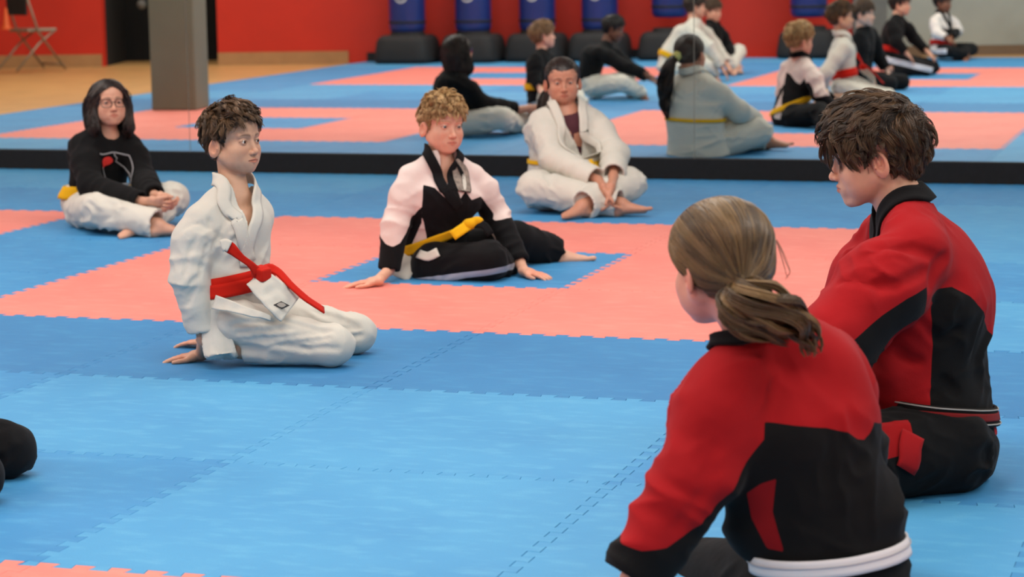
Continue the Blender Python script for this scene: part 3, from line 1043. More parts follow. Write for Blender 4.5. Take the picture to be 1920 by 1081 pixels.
def grow(F, R, dirf, length, k, rs, off0=0.0, off1=.006, curl=.004, freq=60, clump=.012, jit=.25, free=0.0, fall=0.0, gather=.55):
    """trace strands from roots R along dirf while riding on the hair field"""
    n = len(R); S = np.zeros((n, k, 3)); P = R.copy(); S[:, 0] = P
    L = np.asarray(length) * np.ones(n); st = (L / (k - 1))[:, None]
    g0 = np.floor(R / clump).astype(int)
    h = (g0[:, 0] * 73856093 ^ g0[:, 1] * 19349663 ^ g0[:, 2] * 83492791) % 100003
    ph = (h % 628) / 100.0; ph2 = (h // 7 % 628) / 100.0; amp = .4 + .9 * (h % 97) / 97.0
    J = rs.normal(size=(n, 3)) * jit * .16 + np.stack([np.sin(ph * 3.1), np.sin(ph2 * 2.3), np.cos(ph * 1.7)], 1) * jit
    for i in range(1, k):
        t = i / (k - 1)
        d = dirf(P, t) + J
        d /= np.linalg.norm(d, axis=1)[:, None] + 1e-9
        P = P + d * st
        if t < 1 - free or free == 0:
            dd, g = F.grad(P); off = off0 + (np.asarray(off1) - off0) * t
            P = P - (np.clip(dd - off, -.02, .02) / np.maximum((g * g).sum(1), .3))[:, None] * g * (.9 if free == 0 else .7)
        else:
            P = P + UP * (-fall) * st
        S[:, i] = P
    # gather towards the middle of each lock
    _, inv = np.unique(h, return_inverse=True); inv = inv.ravel()
    cn = np.bincount(inv).astype(float)
    rel = S - S[:, :1]
    mean = np.zeros((len(cn), k, 3)); 
    for q in range(3):
        for i in range(k): mean[:, i, q] = np.bincount(inv, S[:, i, q]) / cn
    tt = (np.linspace(0, 1, k) ** .8 * gather)[None, :, None]
    S = S * (1 - tt) + mean[inv] * tt
    # curl in clumps
    T = np.gradient(S, axis=1); T /= np.linalg.norm(T, axis=2)[..., None] + 1e-9
    d, g = F.grad(S[:, k // 2]); Nn = g / (np.linalg.norm(g, axis=1)[:, None] + 1e-9)
    Sd = np.cross(T, Nn[:, None]);
    t = np.linspace(0, 1, k)[None]
    arc = t * L[:, None]
    curl = (np.asarray(curl) * np.ones(n))[:, None]
    S += Sd * (curl * amp[:, None] * np.minimum(t * 2.5, 1) * np.sin(arc * freq + ph[:, None]))[..., None]
    S += Nn[:, None] * (curl * .8 * amp[:, None] * np.minimum(t * 2.5, 1) * (np.cos(arc * freq * .9 + ph2[:, None]) + .4))[..., None]
    tones = np.clip(.5 + .34 * np.sin(ph * 5 + ph2) + rs.normal(size=n) * .16, 0, 1)
    return S, tones

def crease(F, paths, r=.004, k=.02, *_):
    """pulled folds: a groove with a soft ridge beside it, laid along the cloth"""
    for dep, pts in paths:
        P = resample([at(x, y, dep) for x, y in pts], 9)
        P, N = F.project(P, 0, 4)
        for i in range(8):
            f = math.sin(math.pi * (i + .6) / 8.6)
            rr = r * (.35 + .65 * f)
            F.cut(cone(P[i] + N[i] * rr * .45, P[i + 1] + N[i + 1] * rr * .45, rr), k)

def poly_sd(px, py, poly):
    """signed distance to a 2-D polygon, positive inside"""
    poly = A3(poly); n = len(poly); d = np.full(len(px), 1e9); ins = np.zeros(len(px), bool)
    for i in range(n):
        ax, ay = poly[i]; bx, by = poly[(i + 1) % n]
        ex, ey = bx - ax, by - ay; wx, wy = px - ax, py - ay
        t = np.clip((wx * ex + wy * ey) / (ex * ex + ey * ey + 1e-12), 0, 1)
        d = np.minimum(d, (wx - ex * t) ** 2 + (wy - ey * t) ** 2)
        c = (ay > py) != (by > py)
        with np.errstate(divide='ignore', invalid='ignore'):
            ins ^= c & (px < (bx - ax) * (py - ay) / (by - ay + 1e-12) + ax)
    d = np.sqrt(d)
    return np.where(ins, d, -d)

def panel(polys):
    """cloth panel outlines, each (depth, photo points): cut as upright outlines in the level plane"""
    L = []
    for dep, pts in polys:
        W = [at(x, y, dep) for x, y in pts]
        L.append([(w @ HR, w[2]) for w in W])
    def f(V):
        x = V @ HR; z = V[:, 2]
        return np.max([poly_sd(x, z, p) for p in L], 0)
    return f

def disc_on(name, F, c, n, u, ra, rb, m, parent, off=.003, rings=5, seg=28, thick=.001):
    """oval patch that follows the cloth"""
    n = nrm(n); u = nrm(A3(u) - n * (A3(u) @ n)); v = np.cross(n, u)
    th = np.arange(seg) * 2 * math.pi / seg
    P = [A3(c)[None]]
    for i in range(1, rings + 1):
        P.append(A3(c) + (np.cos(th)[:, None] * u * ra + np.sin(th)[:, None] * v * rb) * i / rings)
    P = np.vstack(P); P2, N = F.project(P, off, 4)
    Q = [(0, 1 + j, 1 + (j + 1) % seg, 1 + (j + 1) % seg) for j in range(seg)]
    me_f = [(0, 1 + j, 1 + (j + 1) % seg) for j in range(seg)]
    for i in range(rings - 1):
        for j in range(seg):
            a = 1 + i * seg + j; b = 1 + i * seg + (j + 1) % seg
            me_f.append((a, a + seg, b + seg, b))
    me = bpy.data.meshes.new(name); me.from_pydata(P2.tolist(), [], me_f); me.update()
    for p in me.polygons: p.use_smooth = True
    return link(name, me, m, parent)

def tail_strands(path, radii, n, rs, k=22, wave=.006, freq=30, flare=.3, flat=None):
    """strands of a ponytail following a path"""
    C = resample(path, k); r = np.interp(np.linspace(0, 1, k), np.linspace(0, 1, len(radii)), radii)
    T = np.gradient(C, axis=0); T /= np.linalg.norm(T, axis=1)[:, None]
    A = np.cross(T, UP + .01); A /= np.linalg.norm(A, axis=1)[:, None]; B = np.cross(T, A)
    a = rs.rand(n) * 2 * math.pi; q = np.sqrt(rs.rand(n)) ** .6
    cl = np.floor(a / .55) * 1.7 + np.floor(q * 3) * 2.3
    t = np.linspace(0, 1, k)[None]
    aa = a[:, None] + .5 * np.sin(t * 3 + cl[:, None]) * t
    rr = q[:, None] * r[None] * (1 + .12 * np.sin(t * freq * .6 + cl[:, None] * 3))
    S = C[None] + (rr * np.cos(aa))[..., None] * A[None] + (rr * np.sin(aa))[..., None] * B[None] * (1.0 if flat is None else flat)
    S += (wave * np.sin(t * freq + cl[:, None]) * t ** .5)[..., None] * A[None] + (wave * np.cos(t * freq * .8 + cl[:, None] * 2) * t ** .5)[..., None] * B[None]
    # strands end at slightly different lengths
    e = .82 + .18 * rs.rand(n)
    idx = np.linspace(0, 1, k)[None] * e[:, None] * (k - 1)
    i0 = np.floor(idx).astype(int).clip(0, k - 2); f = (idx - i0)[..., None]
    ar = np.arange(n)[:, None]
    S = S[ar, i0] * (1 - f) + S[ar, i0 + 1] * f
    tone = np.clip(.5 + .35 * np.sin(cl * 2.1) + rs.normal(size=n) * .15, 0, 1)
    return S, tone

def hair_long(root, H, c1, c2, fields, mask, dirf, n=2500, length=.25, seed=1, curl=.004, freq=35, w=.0012, res=.006, lift=.004, jit=.1, k=14, extra=None, name='hair', tone0=0.0, clump=.014):
    rs = np.random.RandomState(seed)
    F = Field()
    for p, kk in fields: F.add(p, kk)
    V, Q = F.nets(res)
    R = sample_surface(V, Q, n, rs, lambda P: mask(P) * 1.0)
    Vb, Qb = hair_cap(H, F, mask, res, .0015)
    L = length(R) if callable(length) else length * (.7 + .5 * rs.rand(n))
    S, tones = grow(F, R, dirf, L, k, rs, -.001, lift, curl, freq, clump, jit)
    if extra is not None:
        Se, te = extra(rs)
        S2 = np.zeros((len(Se), k, 3))
        for i in range(len(Se)):
            tt = np.linspace(0, Se.shape[1] - 1, k)
            for q in range(3): S2[i, :, q] = np.interp(tt, range(Se.shape[1]), Se[i, :, q])
        S = np.concatenate([S, S2]); tones = np.r_[tones, te]
    return strands_mesh(name, S, w * (.7 + .6 * rs.rand(len(S))), hair_mat('hair', c1, c2), root, (Vb, Qb, tone0), tones=tones)
# ------------------------------------------------------------------ a seated or kneeling figure in a training suit
def flo(px, py, z=0.0):
    v = CD + CR * ((px - 960) / CF) - CU * ((py - 540.5) / CF)
    return CO + v * ((z - CO[2]) / v[2])

def mirrored(P): P = A3(P).copy(); P[1] = 2 * YM - P[1]; return P
def atm(px, py, dep): return mirrored(at(px, py, dep))           # a point seen by way of the wall mirror
def V3m(r, d, u): v = V3(r, d, u); v[1] = -v[1]; return v
def side_axes(tf):
    tf = nrm(tf); tr = nrm(np.cross(tf, UP)); return tf, tr

class Fig:
    """J: joint positions; k: body size; girth: cloth and body girth factor"""
    def __init__(s, label, J, tf, k=1.0, girth=1.0, group=None, name='person'):
        s.J = {a: A3(b) for a, b in J.items()}
        s.tf, s.tr = side_axes(tf); s.k = k; s.g = girth
        b = s.J['pel'].copy(); b[2] = 0
        s.root = empty(name, b); tag(s.root, label, 'person', group)
        s.up = nrm(s.J['nek'] - s.J['pel'])
        s.hands = []
    def ax(s, up=None):
        up = s.up if up is None else up
        X = s.tr; Z = nrm(up - X * (up @ X)); Y = np.cross(Z, X); return X, Y, Z
    def body(s, H, sh=.045, neck=.046, arms=True, legs=True, **hk):
        J, k, g = s.J, s.k, s.g
        F = Field(); tr = s.tr
        F.add(cone(J['pel'], J['wai'], .092 * k * g, .078 * k * g, tr, 1.3), .02)
        F.add(cone(J['wai'], J['che'], .078 * k * g, .086 * k * g, tr, 1.45), .04)
        F.add(cone(J['che'], (J['shL'] + J['shR']) / 2 - s.up * .02, .086 * k * g, .055 * k * g, tr, 1.6), .04)
        for q in 'LR':
            F.add(cone((J['nek'] * .65 + J['sh' + q] * .35) - s.up * .02 * k, J['sh' + q] - s.up * .015, .038 * k, (sh - .006) * k), .03)
            if arms:
                F.add(cone(J['sh' + q] - s.up * .015, J['el' + q], (sh - .006) * k, .034 * k), .02)
                F.add(cone(J['el' + q], J['wr' + q], .035 * k, .022 * k), .015)
            if legs:
                F.add(cone(J['hip' + q], J['kn' + q], .060 * k * g, .042 * k), .02)
                F.add(cone(J['kn' + q], J['an' + q], .040 * k, .030 * k), .015)
        nb = J['nek'] - s.up * .03
        nh = H.p(0, -.022, -.045)
        F.add(cone(nb, nh, (neck + .006) * k, neck * k), .03)
        head_ops(F, H, **hk)
        s.H = H; s.F = F
        return F
    def legs(s, th=.082, kn=.062, cu=.058, k2=.02, cut=True, flat=True):
        """trousers"""
        J, k, g = s.J, s.k, s.g
        F = Field()
        F.add(cone(J['pel'] - s.up * .0, J['wai'] * .5 + J['pel'] * .5, .108 * k * g, .10 * k * g, s.tr, 1.35), .03)
        for q in 'LR':
            h, n, a = J['hip' + q], J['kn' + q], J['an' + q]
            L = Field()
            F.add(cone(h, n, th * k * g, kn * k), k2)
        for q in 'LR':
            h, n, a = J['hip' + q], J['kn' + q], J['an' + q]
            e = a - nrm(a - n) * .01 * k
            F.add(cone(n, e, kn * .96 * k, cu * k, flat=flat), .012)
            if cut:
                u = nrm(a - n)
                F.cut(cone(e - u * .03, e + u * .03, (cu - .013) * k, (cu - .011) * k), .004)
        s.T = F
        return F
    def jacket(s, ch=.105, wa=.098, sk=.118, sl=.058, se=.056, sc=.048, latc=1.45, skirt=.10, cuff=.03, v=None, k2=.03, neck=.058):
        J, k, g = s.J, s.k, s.g
        F = Field(); tr = s.tr
        F.add(cone(J['wai'], J['che'], wa * k * g, ch * k * g, tr, latc * .97), .02)
        F.add(cone(J['che'], (J['shL'] + J['shR']) / 2 - s.up * .03 * k, ch * k * g, .070 * k * g, tr, latc * 1.1), .03)
        if skirt:
            F.add(cone(J['wai'], J['wai'] + (J['pel'] - J['wai']) * 1.0 + nrm(J['pel'] - J['wai']) * skirt * k * .3, wa * k * g, sk * k * g, tr, 1.38, flat=True), .02)
        s.TO = Field(); s.TO.ops = list(F.ops)
        for q in 'LR':
            F.add(cone(J['nek'] * .82 + J['sh' + q] * .18 + s.up * .012 * k, J['sh' + q] - s.up * .010 * k, .050 * k, sl * .76 * k), .05)
        for q in 'LR':
            a, b, c = J['sh' + q], J['el' + q], J['wr' + q]
            u = nrm(c - b); e = c - u * cuff * k
            F.add(cone(a - s.up * .012 * k, a * .6 + b * .4, sl * k * .80, sl * k), k2)
            F.add(cone(a * .6 + b * .4, b, sl * k, se * k), k2)
            F.add(cone(b, e, se * k, sc * k, flat=True), .02)
            F.cut(cone(e - u * .025 * k, e + u * .02, (sc - .013) * k, (sc - .011) * k), .004)
        # neck hole
        n0 = J['nek']
        F.cut(cone(n0 - s.up * .005 * k, n0 + nrm(s.H.p(0, -.02, -.04) - n0) * .14, (neck - .004) * k, (neck + .006) * k), .010)
        if v:
            o, hw, dp, X, Y, Z = v
            Z = nrm(J['nek'] + Y * .05 - o); X = nrm(X - Z * (X @ Z)); Y = np.cross(Z, X)
            F.cut(vneck(o, X, Y, Z, hw, dp), .006)
        s.Jk = F
        return F
    def bones(s, which, amp=1.0):
        J = s.J; r = []
        if which == 'jacket':
            for q in 'LR':
                a, b, c = J['sh' + q], J['el' + q], J['wr' + q]
                r += [(a, a * .45 + b * .55, .8 * amp, 'diag'), (a * .4 + b * .6, b * .6 + c * .4, 1.5 * amp, 'ring'), (b * .6 + c * .4, c, 1.0 * amp, 'ring')]
            r += [(J['che'], J['nek'], .5 * amp, 'long'), (J['wai'], J['che'], 1.1 * amp, 'diag'), (J['pel'], J['wai'], 1.3 * amp, 'ring')]
        else:
            for q in 'LR':
                a, b, c = J['hip' + q], J['kn' + q], J['an' + q]
                r += [(a, a * .6 + b * .4, 1.3 * amp, 'diag'), (a * .6 + b * .4, b, 1.0 * amp, 'long'), (b, c, 1.2 * amp, 'diag')]
            r += [(J['pel'], J['wai'], .8 * amp, 'ring')]
        return r
    def belt(s, c, axis, m, width=.042, thick=.004, off=.004, name='belt', F=None, n=72):
        F = F or s.TO
        P = ring_on(F, A3(c), axis, .35 * s.k * max(1, s.g), n)
        return strip(name, P, width, thick, m, s.root, F=F, off=off, n=n + 1, closed=True)

def hair_field(H, top=.02, back=.014, side=.010, low=-.055, fringe=.058, sideburn=-.02, wide=1.0):
    """solid of the haircut in head axes; returns a field and a mask telling where hair grows"""
    sc = H.sc; F = Field()
    F.add(ell(H.p(0, -.014, .046), ((.0745 * wide + side) * sc, (.094 + back) * sc, (.078 + top) * sc), H.R), .01)
    F.add(ell(H.p(0, .022, .062), ((.062 * wide + side) * sc, (.058 + side) * sc, (.052 + top) * sc), H.R), .03 * sc)
    F.add(ell(H.p(0, -.045, -.004), ((.060 * wide + side * .8) * sc, (.046 + back * .9) * sc, (.052) * sc), H.R), .02 * sc)
    return F

def hair_mask(H, fringe=.052, low=-.052, burn=-.012, earz=.030):
    """true where hair grows, in head axes"""
    def f(P):
        L = H.loc(P); x, y, z = np.abs(L[:, 0]), L[:, 1], L[:, 2]
        front = np.where(y > .035, z > fringe - (.020 * np.clip((x - .035) / .03, 0, 1)), True)
        temple = np.where((y > .012) & (y <= .05) & (x > .045), z > burn + (y - .012) * 1.6, True)
        ear = np.where((y > -.030) & (y <= .014) & (x > .05), z > earz - .035 * np.clip((y + .004) / .014, 0, 1) - .02 * np.clip((-.018 - y) / .012, 0, 1), True)
        back = z > low + .02 * np.clip((y + .05) / .04, 0, 1)
        return front & temple & ear & back
    return f

def hair_cap(H, F, mask, res=.005, inset=.004):
    """thin shell under the strands: the haircut's solid, kept where hair grows"""
    V, Q = F.nets(res)
    c = V[Q].mean(1)
    keep = mask(c)
    Q = Q[keep]
    N = vnormals(V, Q if len(Q) else Q)
    V = V - N * inset
    used = np.zeros(len(V), bool); used[Q.ravel()] = True
    idx = np.cumsum(used) - 1
    return V[used], idx[Q]

def hair_short(root, H, c1, c2, seed=1, top=.022, back=.014, side=.010, fringe=.055, low=-.050, n=3000, curl=.006, freq=85,
               length=.055, sideL=.035, lift=.010, wide=1.0, earz=.030, jit=.35, part=0.0, w=.0011, dirs=None, res=.0055, name='hair', cap_tone=.0, burn=-.012, fwd=1.0, earlen=.016, clump=.016, gather=.6, tight=1.0):
    rs = np.random.RandomState(seed)
    F = hair_field(H, top, back, side, wide=wide)
    mask = hair_mask(H, fringe, low, burn, earz)
    m = hair_mat('hair', c1, c2)
    V, Q = F.nets(res * H.sc)
    R = sample_surface(V, Q, n, rs, lambda P: mask(P) * 1.0)
    base = hair_cap(H, F, mask, res * H.sc, .003)
    L = H.loc(R)
    ln = np.where((L[:, 1] > .045) & (L[:, 2] < .09), length * .5, length)
    ln0 = ln
    ln = np.where(L[:, 2] > .06, ln, np.where(L[:, 2] > .02, (length + sideL) / 2, sideL * np.clip(.5 + (L[:, 2] - low) / .06, .35, 1))) * (.75 + .5 * rs.rand(n)) * H.sc
    earn = (np.abs(L[:, 0]) > .05) & (L[:, 1] > -.04) & (L[:, 1] < .04) & (L[:, 2] < .055)
    ln = np.where(earn, np.minimum(ln, earlen * (.8 + .4 * rs.rand(n))), ln)
    def dirf(P, t):
        l = H.loc(P); x, y, z = l[:, 0], l[:, 1], l[:, 2]
        cr = np.array([part, -.045, .12])                          # crown whorl
        d = l - cr; d[:, 2] *= .3
        tp = np.clip((z - .05) / .05, 0, 1)[:, None]
        dd = d / (np.linalg.norm(d, axis=1)[:, None] + .01)
        fw = np.zeros_like(l); fw[:, 1] = fwd; fw[:, 0] = .35 * np.sign(x + .01)
        dn = np.zeros_like(l); dn[:, 2] = -1; dn[:, 1] = -.25 * np.sign(.02 - y) * 0 - .15
        v = (dd + fw * .6) * tp + dn * (1 - tp)
        if dirs is not None: v = dirs(l, v)
        return v @ H.R.T
    vol = 1 - tight * .75 * np.clip((.065 - L[:, 2]) / .05, 0, 1)
    S, tones = grow(F, R - 0, dirf, ln, 9, rs, -.002, lift * vol, curl * vol, freq, clump, jit, gather=gather)
    h = strands_mesh(name, S, w * (.7 + .6 * rs.rand(n)), m, root, (base[0], base[1], cap_tone), tones=tones)
    return h
M['white_cotton'] = fabric('white_cotton', srgb(206, 202, 190), var=.05)
M['black_cotton'] = fabric('black_cotton', srgb(13, 13, 15), var=.25)
M['yellow'] = fabric('yellow_belt_cloth', srgb(226, 172, 20), srgb(30, 26, 18), var=.08, weave=600, folds=.2)
M['uniform'] = fabric('red_black_uniform', srgb(160, 18, 24), srgb(12, 12, 13), srgb(132, 14, 20), var=.12, folds=.35)

# ================================================================== boy kneeling in white with a red belt
def boy_red_belt():
    D = 7.2
    J = dict(pel=at(432, 588, D), wai=at(444, 525, D), che=at(440, 425, D), nek=at(443, 352, D),
             shR=at(376, 408, D - .10), elR=at(354, 520, D - .12), wrR=at(383, 636, D - .08),
             shL=at(482, 396, D + .10), elL=at(440, 500, D + .24), wrL=at(392, 625, D + .22),
             hipR=at(440, 603, D - .08), knR=at(617, 637, D - .10), anR=at(452, 661, D - .06),
             hipL=at(462, 580, D + .10), knL=at(660, 620, D + .12), anL=at(480, 640, D + .16))
    for n in ('knR', 'knL'): J[n][2] = .066
    J['anR'][2] = .052; J['anL'][2] = .05
    f = Fig("boy kneeling on his heels in a white suit with a bright red belt, looking right", J, V3(.76, -.65, 0), .86, .92)
    H = Head(at(437, 269, D), V3(.80, -.59, .05), sc=.955)
    F = f.body(H, mouth=.9, jaw=.95)
    hR = flo(378, 664, .022); hL = flo(388, 640, .022)
    for q, h in (('R', hR), ('L', hL)):
        J[q] = h; F.add(cone(f.J['wr' + q], h, .021, .019), .015)
    k1 = hand_ops(F, hR, V3(-1, .10, -.12), V3(0, 0, -1), V3(0, -1, 0), .80, curl=(.10, .12, .1), thumb=.75, tc=.0)
    k2 = hand_ops(F, hL, V3(-1, .45, -.12), V3(0, 0, -1), V3(0, 1, 0), .80, curl=(.10, .12, .1), thumb=.75, tc=.0)
    for q in 'LR':
        a = f.J['an' + q]
        foot_ops(F, a, V3(-1, .12, -.12), V3(-.1, 0, 1), .80, side=V3(0, 1 if q == 'R' else -1, 0))
    lv = [near([H.p(0, .02, 0)], .15), near([H.p(0, .08, -.02)], .085)]
    hm = near([hR - HR * .05, hL - HR * .05], .10)
    body_mesh(f.root, F, H, .0055, srgb(200, 156, 128), [lambda P: lv[0](P) | hm(P), lv[1]],
              hands=k1 + k2, brow=srgb(64, 44, 32), browz=.0245)
    eyes(H, f.root, (-.22, 1, -.04))
    # trousers
    T = f.legs(th=.088, kn=.071, cu=.052)
    T.add(ell(f.J['knR'] + HR * .012, (.066, .066, .060)), .02)
    T.add(ell(f.J['knL'] + HR * .012, (.064, .064, .060)), .02)
    d1 = D - .18
    crease(T, [(d1, [(448, 655), (500, 650), (560, 648), (612, 628)]), (d1, [(432, 610), (470, 600), (520, 590)]), (d1, [(440, 632), (500, 618), (560, 602), (610, 606)]),
               (d1, [(470, 642), (530, 636), (590, 612), (622, 600)]), (d1, [(560, 662), (600, 652), (640, 655)]), (d1, [(500, 666), (540, 658), (575, 662)]), (d1, [(520, 575), (570, 585), (610, 605)])], .0048, .013)
    crease(T, [(D + .02, [(600, 578), (640, 588), (676, 600)]), (D + .02, [(636, 612), (660, 606), (682, 606)]), (D + .02, [(650, 640), (672, 632), (690, 630)]), (D + .02, [(590, 562), (620, 566), (650, 574)])], .004, .012)
    white = M['white_cotton']
    cloth_mesh('trousers', f.root, T, .0055, white, f.bones('legs'), .0060, 3.1)
    # jacket
    X, Y, Z = f.ax()
    o = at(478, 457, D - .10)
    Jk = f.jacket(ch=.112, wa=.104, sk=.122, sl=.066, se=.064, sc=.052, skirt=.2, cuff=.035,
                  v=(o, .052, .20, X, Y, Z))
    Jk.add(ell(at(352, 470, D - .11), (.05, .05, .09)), .03)
    d2 = D - .2
    crease(Jk, [(d2, [(336, 585), (356, 560), (380, 540)]), (d2, [(332, 560), (352, 545), (380, 520)]), (d2, [(340, 520), (350, 480), (372, 440)]),
                (d2, [(405, 400), (418, 440), (412, 480)]), (d2, [(430, 400), (424, 420), (420, 450)]), (d2, [(440, 490), (462, 470), (480, 440)]), (d2, [(392, 520), (400, 480), (398, 440)])], .0048, .013)
    # shoulder seam: the sleeve head stands a little proud of the yoke
    crease(Jk, [(d2, [(338, 418), (360, 408), (384, 412), (402, 424)])], .003, .010)
    cloth_mesh('jacket', f.root, Jk, .0055, white, f.bones('jacket'), .0068, 8.3)
    # lapels: a stitched band round the neck and down the V
    C = Field().extend(Jk)
    C.ops = [p for p in Jk.ops]
    CF_ = Field(); CF_.ops = [p for p in Jk.ops if p[0] == 0] + [(0, cone(f.J['nek'] - f.up * .02, H.p(0, -.02, -.07), .058 * .86, .052), .03, .09)]
    nk = f.J['nek']; tr, tf, up = X, Y, Z
    lap = [at(489, 500, D - .14), at(497, 470, D - .13), at(502, 430, D - .12), at(494, 392, D - .06), nk + tr * -.060 + tf * .01 + up * .018,
           nk + tr * -.038 - tf * .045 + up * .030, nk - tf * .060 + up * .034, nk + tr * .038 - tf * .045 + up * .030,
           nk + tr * .060 + tf * .0 + up * .018, at(428, 358, D - .15), at(447, 384, D - .16), at(467, 415, D - .16), at(482, 455, D - .15), at(497, 492, D - .12)]
    strip('lapel', lap, .042, .005, white, f.root, F=CF_, off=.003, n=110)
    # belt
    red = fabric('red_belt_cloth', srgb(196, 30, 14), var=.06, weave=600, folds=.25)
    bc = at(444, 528, D); bax = nrm(UP + HR * -.20 + HD * .06)
    f.belt(bc, bax, red, .060, .004, .005)
    f.belt(bc - UP * .012, bax, red, .044, .004, .009, name='belt_wrap')
    kp = at(488, 512, D - .125)
    F2 = Field(); R = np.stack([nrm(V3(.76, -.65, 0)), nrm(V3(.65, .76, .1)), nrm(V3(0, -.1, 1))], 1)
    F2.add(rbox(kp, (.018, .024, .022), R, .005)); F2.add(rbox(kp + V3(.012, -.014, -.002), (.014, .022, .019), R, .004), .004)
    F2.cut(ell(kp + V3(-.004, -.02, .034), (.018, .014, .010)), .006)
    kn = cloth_mesh('belt_knot', f.root, F2, .004, red, None)
    strip('belt_end', [kp + V3(-.005, -.015, 0), at(470, 495, D - .17), at(452, 483, D - .19), at(436, 467, D - .20), at(426, 460, D - .20)], .036, .004, red, f.root,
          nrmls=[V3(.3, -1, .3), V3(.2, -1, .5), V3(-.3, -.8, .4), V3(-.2, -1, .2)], wfun=lambda t: 1 - .45 * math.sin(math.pi * min(1, t * 1.1)))
    strip('belt_label', [at(431, 462, D - .205), at(423, 458, D - .205), at(416, 461, D - .20)], .036, .005, white, f.root, nrmls=V3(-.2, -1, .3))
    strip('belt_end', [kp + V3(.01, -.0, .005), at(505, 501, D - .09), at(522, 510, D - .10), at(545, 535, D - .12), at(573, 560, D - .12), at(607, 582, D - .09)], .038, .004, red, f.root,
          nrmls=[V3(.1, -1, .4), V3(.5, -.8, .8), V3(.5, -.6, 1), V3(.3, -.4, 1)], wfun=lambda t: .9 - .25 * math.sin(math.pi * t))
    # jacket skirt: front panel lying on the thighs, side panel hanging behind
    TF = Field(); TF.ops = list(T.ops)
    strip('jacket_flap', [at(478, 520, D - .135), at(500, 538, D - .15), at(520, 558, D - .15), at(544, 580, D - .14)], .115, .0045, white, f.root,
          nrmls=[V3(.1, -1, .7), V3(.1, -.8, 1), V3(.0, -.7, 1.1)], cols=13, n=26, wav=.010, wfun=lambda t: .62 + .38 * min(1, t * 1.4))
    strip('jacket_flap', [at(402, 566, D - .15), at(432, 574, D - .18), at(470, 586, D - .19), at(508, 596, D - .18)], .040, .0045, white, f.root,
          nrmls=[V3(-.2, -1, .3), V3(0, -1, .5), V3(0, -.9, .8)], cols=9, n=26, wav=.010, wfun=lambda t: 1.1 - .75 * t)
    F3 = Field(); F3.add(cone(at(404, 548, D - .08), at(414, 668, D - .10), .040, .050, HR, 1.0, flat=True), .01)
    cloth_mesh('jacket_flap', f.root, F3, .006, white, [(at(404, 548, D - .08), at(414, 668, D - .10), 1.2, 'long')], .009, 2.2)
    # small diamond badge on the flap
    bp = at(528, 572, D - .172)
    for i, (sc_, mt) in enumerate(((1, plain('badge_black', srgb(30, 28, 28))), (.55, plain('badge_grey', srgb(150, 145, 135))))):
        bm = bmesh.new(); X2 = V3(.95, 0, -.05); Z2 = V3(-.1, .5, .85)
        c = bp + V3(0, -.0015, .001) * i
        vs = [bm.verts.new(c + (X2 * a * .028 + Z2 * b * .015) * sc_) for a, b in ((1, 0), (.5, .75), (0, 1), (-.5, .75), (-1, 0), (-.5, -.75), (0, -1), (.5, -.75))] if i else \
             [bm.verts.new(c + X2 * a * .026 + Z2 * b * .013) for a, b in ((1, 0), (0, 1), (-1, 0), (0, -1))]
        g = bmesh.ops.extrude_face_region(bm, geom=[bm.faces.new(vs)])
        bmesh.ops.translate(bm, vec=Vector(V3(0, -.0008, .0008)), verts=[v for v in g['geom'] if isinstance(v, bmesh.types.BMVert)])
        bm_obj('badge', bm, mt, f.root)
    # hair: thick short brown waves
    hair_short(f.root, H, srgb(38, 25, 16), srgb(124, 92, 60), seed=5, top=.016, side=.003, back=.009, fringe=.076, earz=.034, earlen=.010, n=7500, length=.060, sideL=.026, curl=.0065, freq=72, w=.0007, lift=.012, jit=.40, clump=.019, gather=.6)
    return f

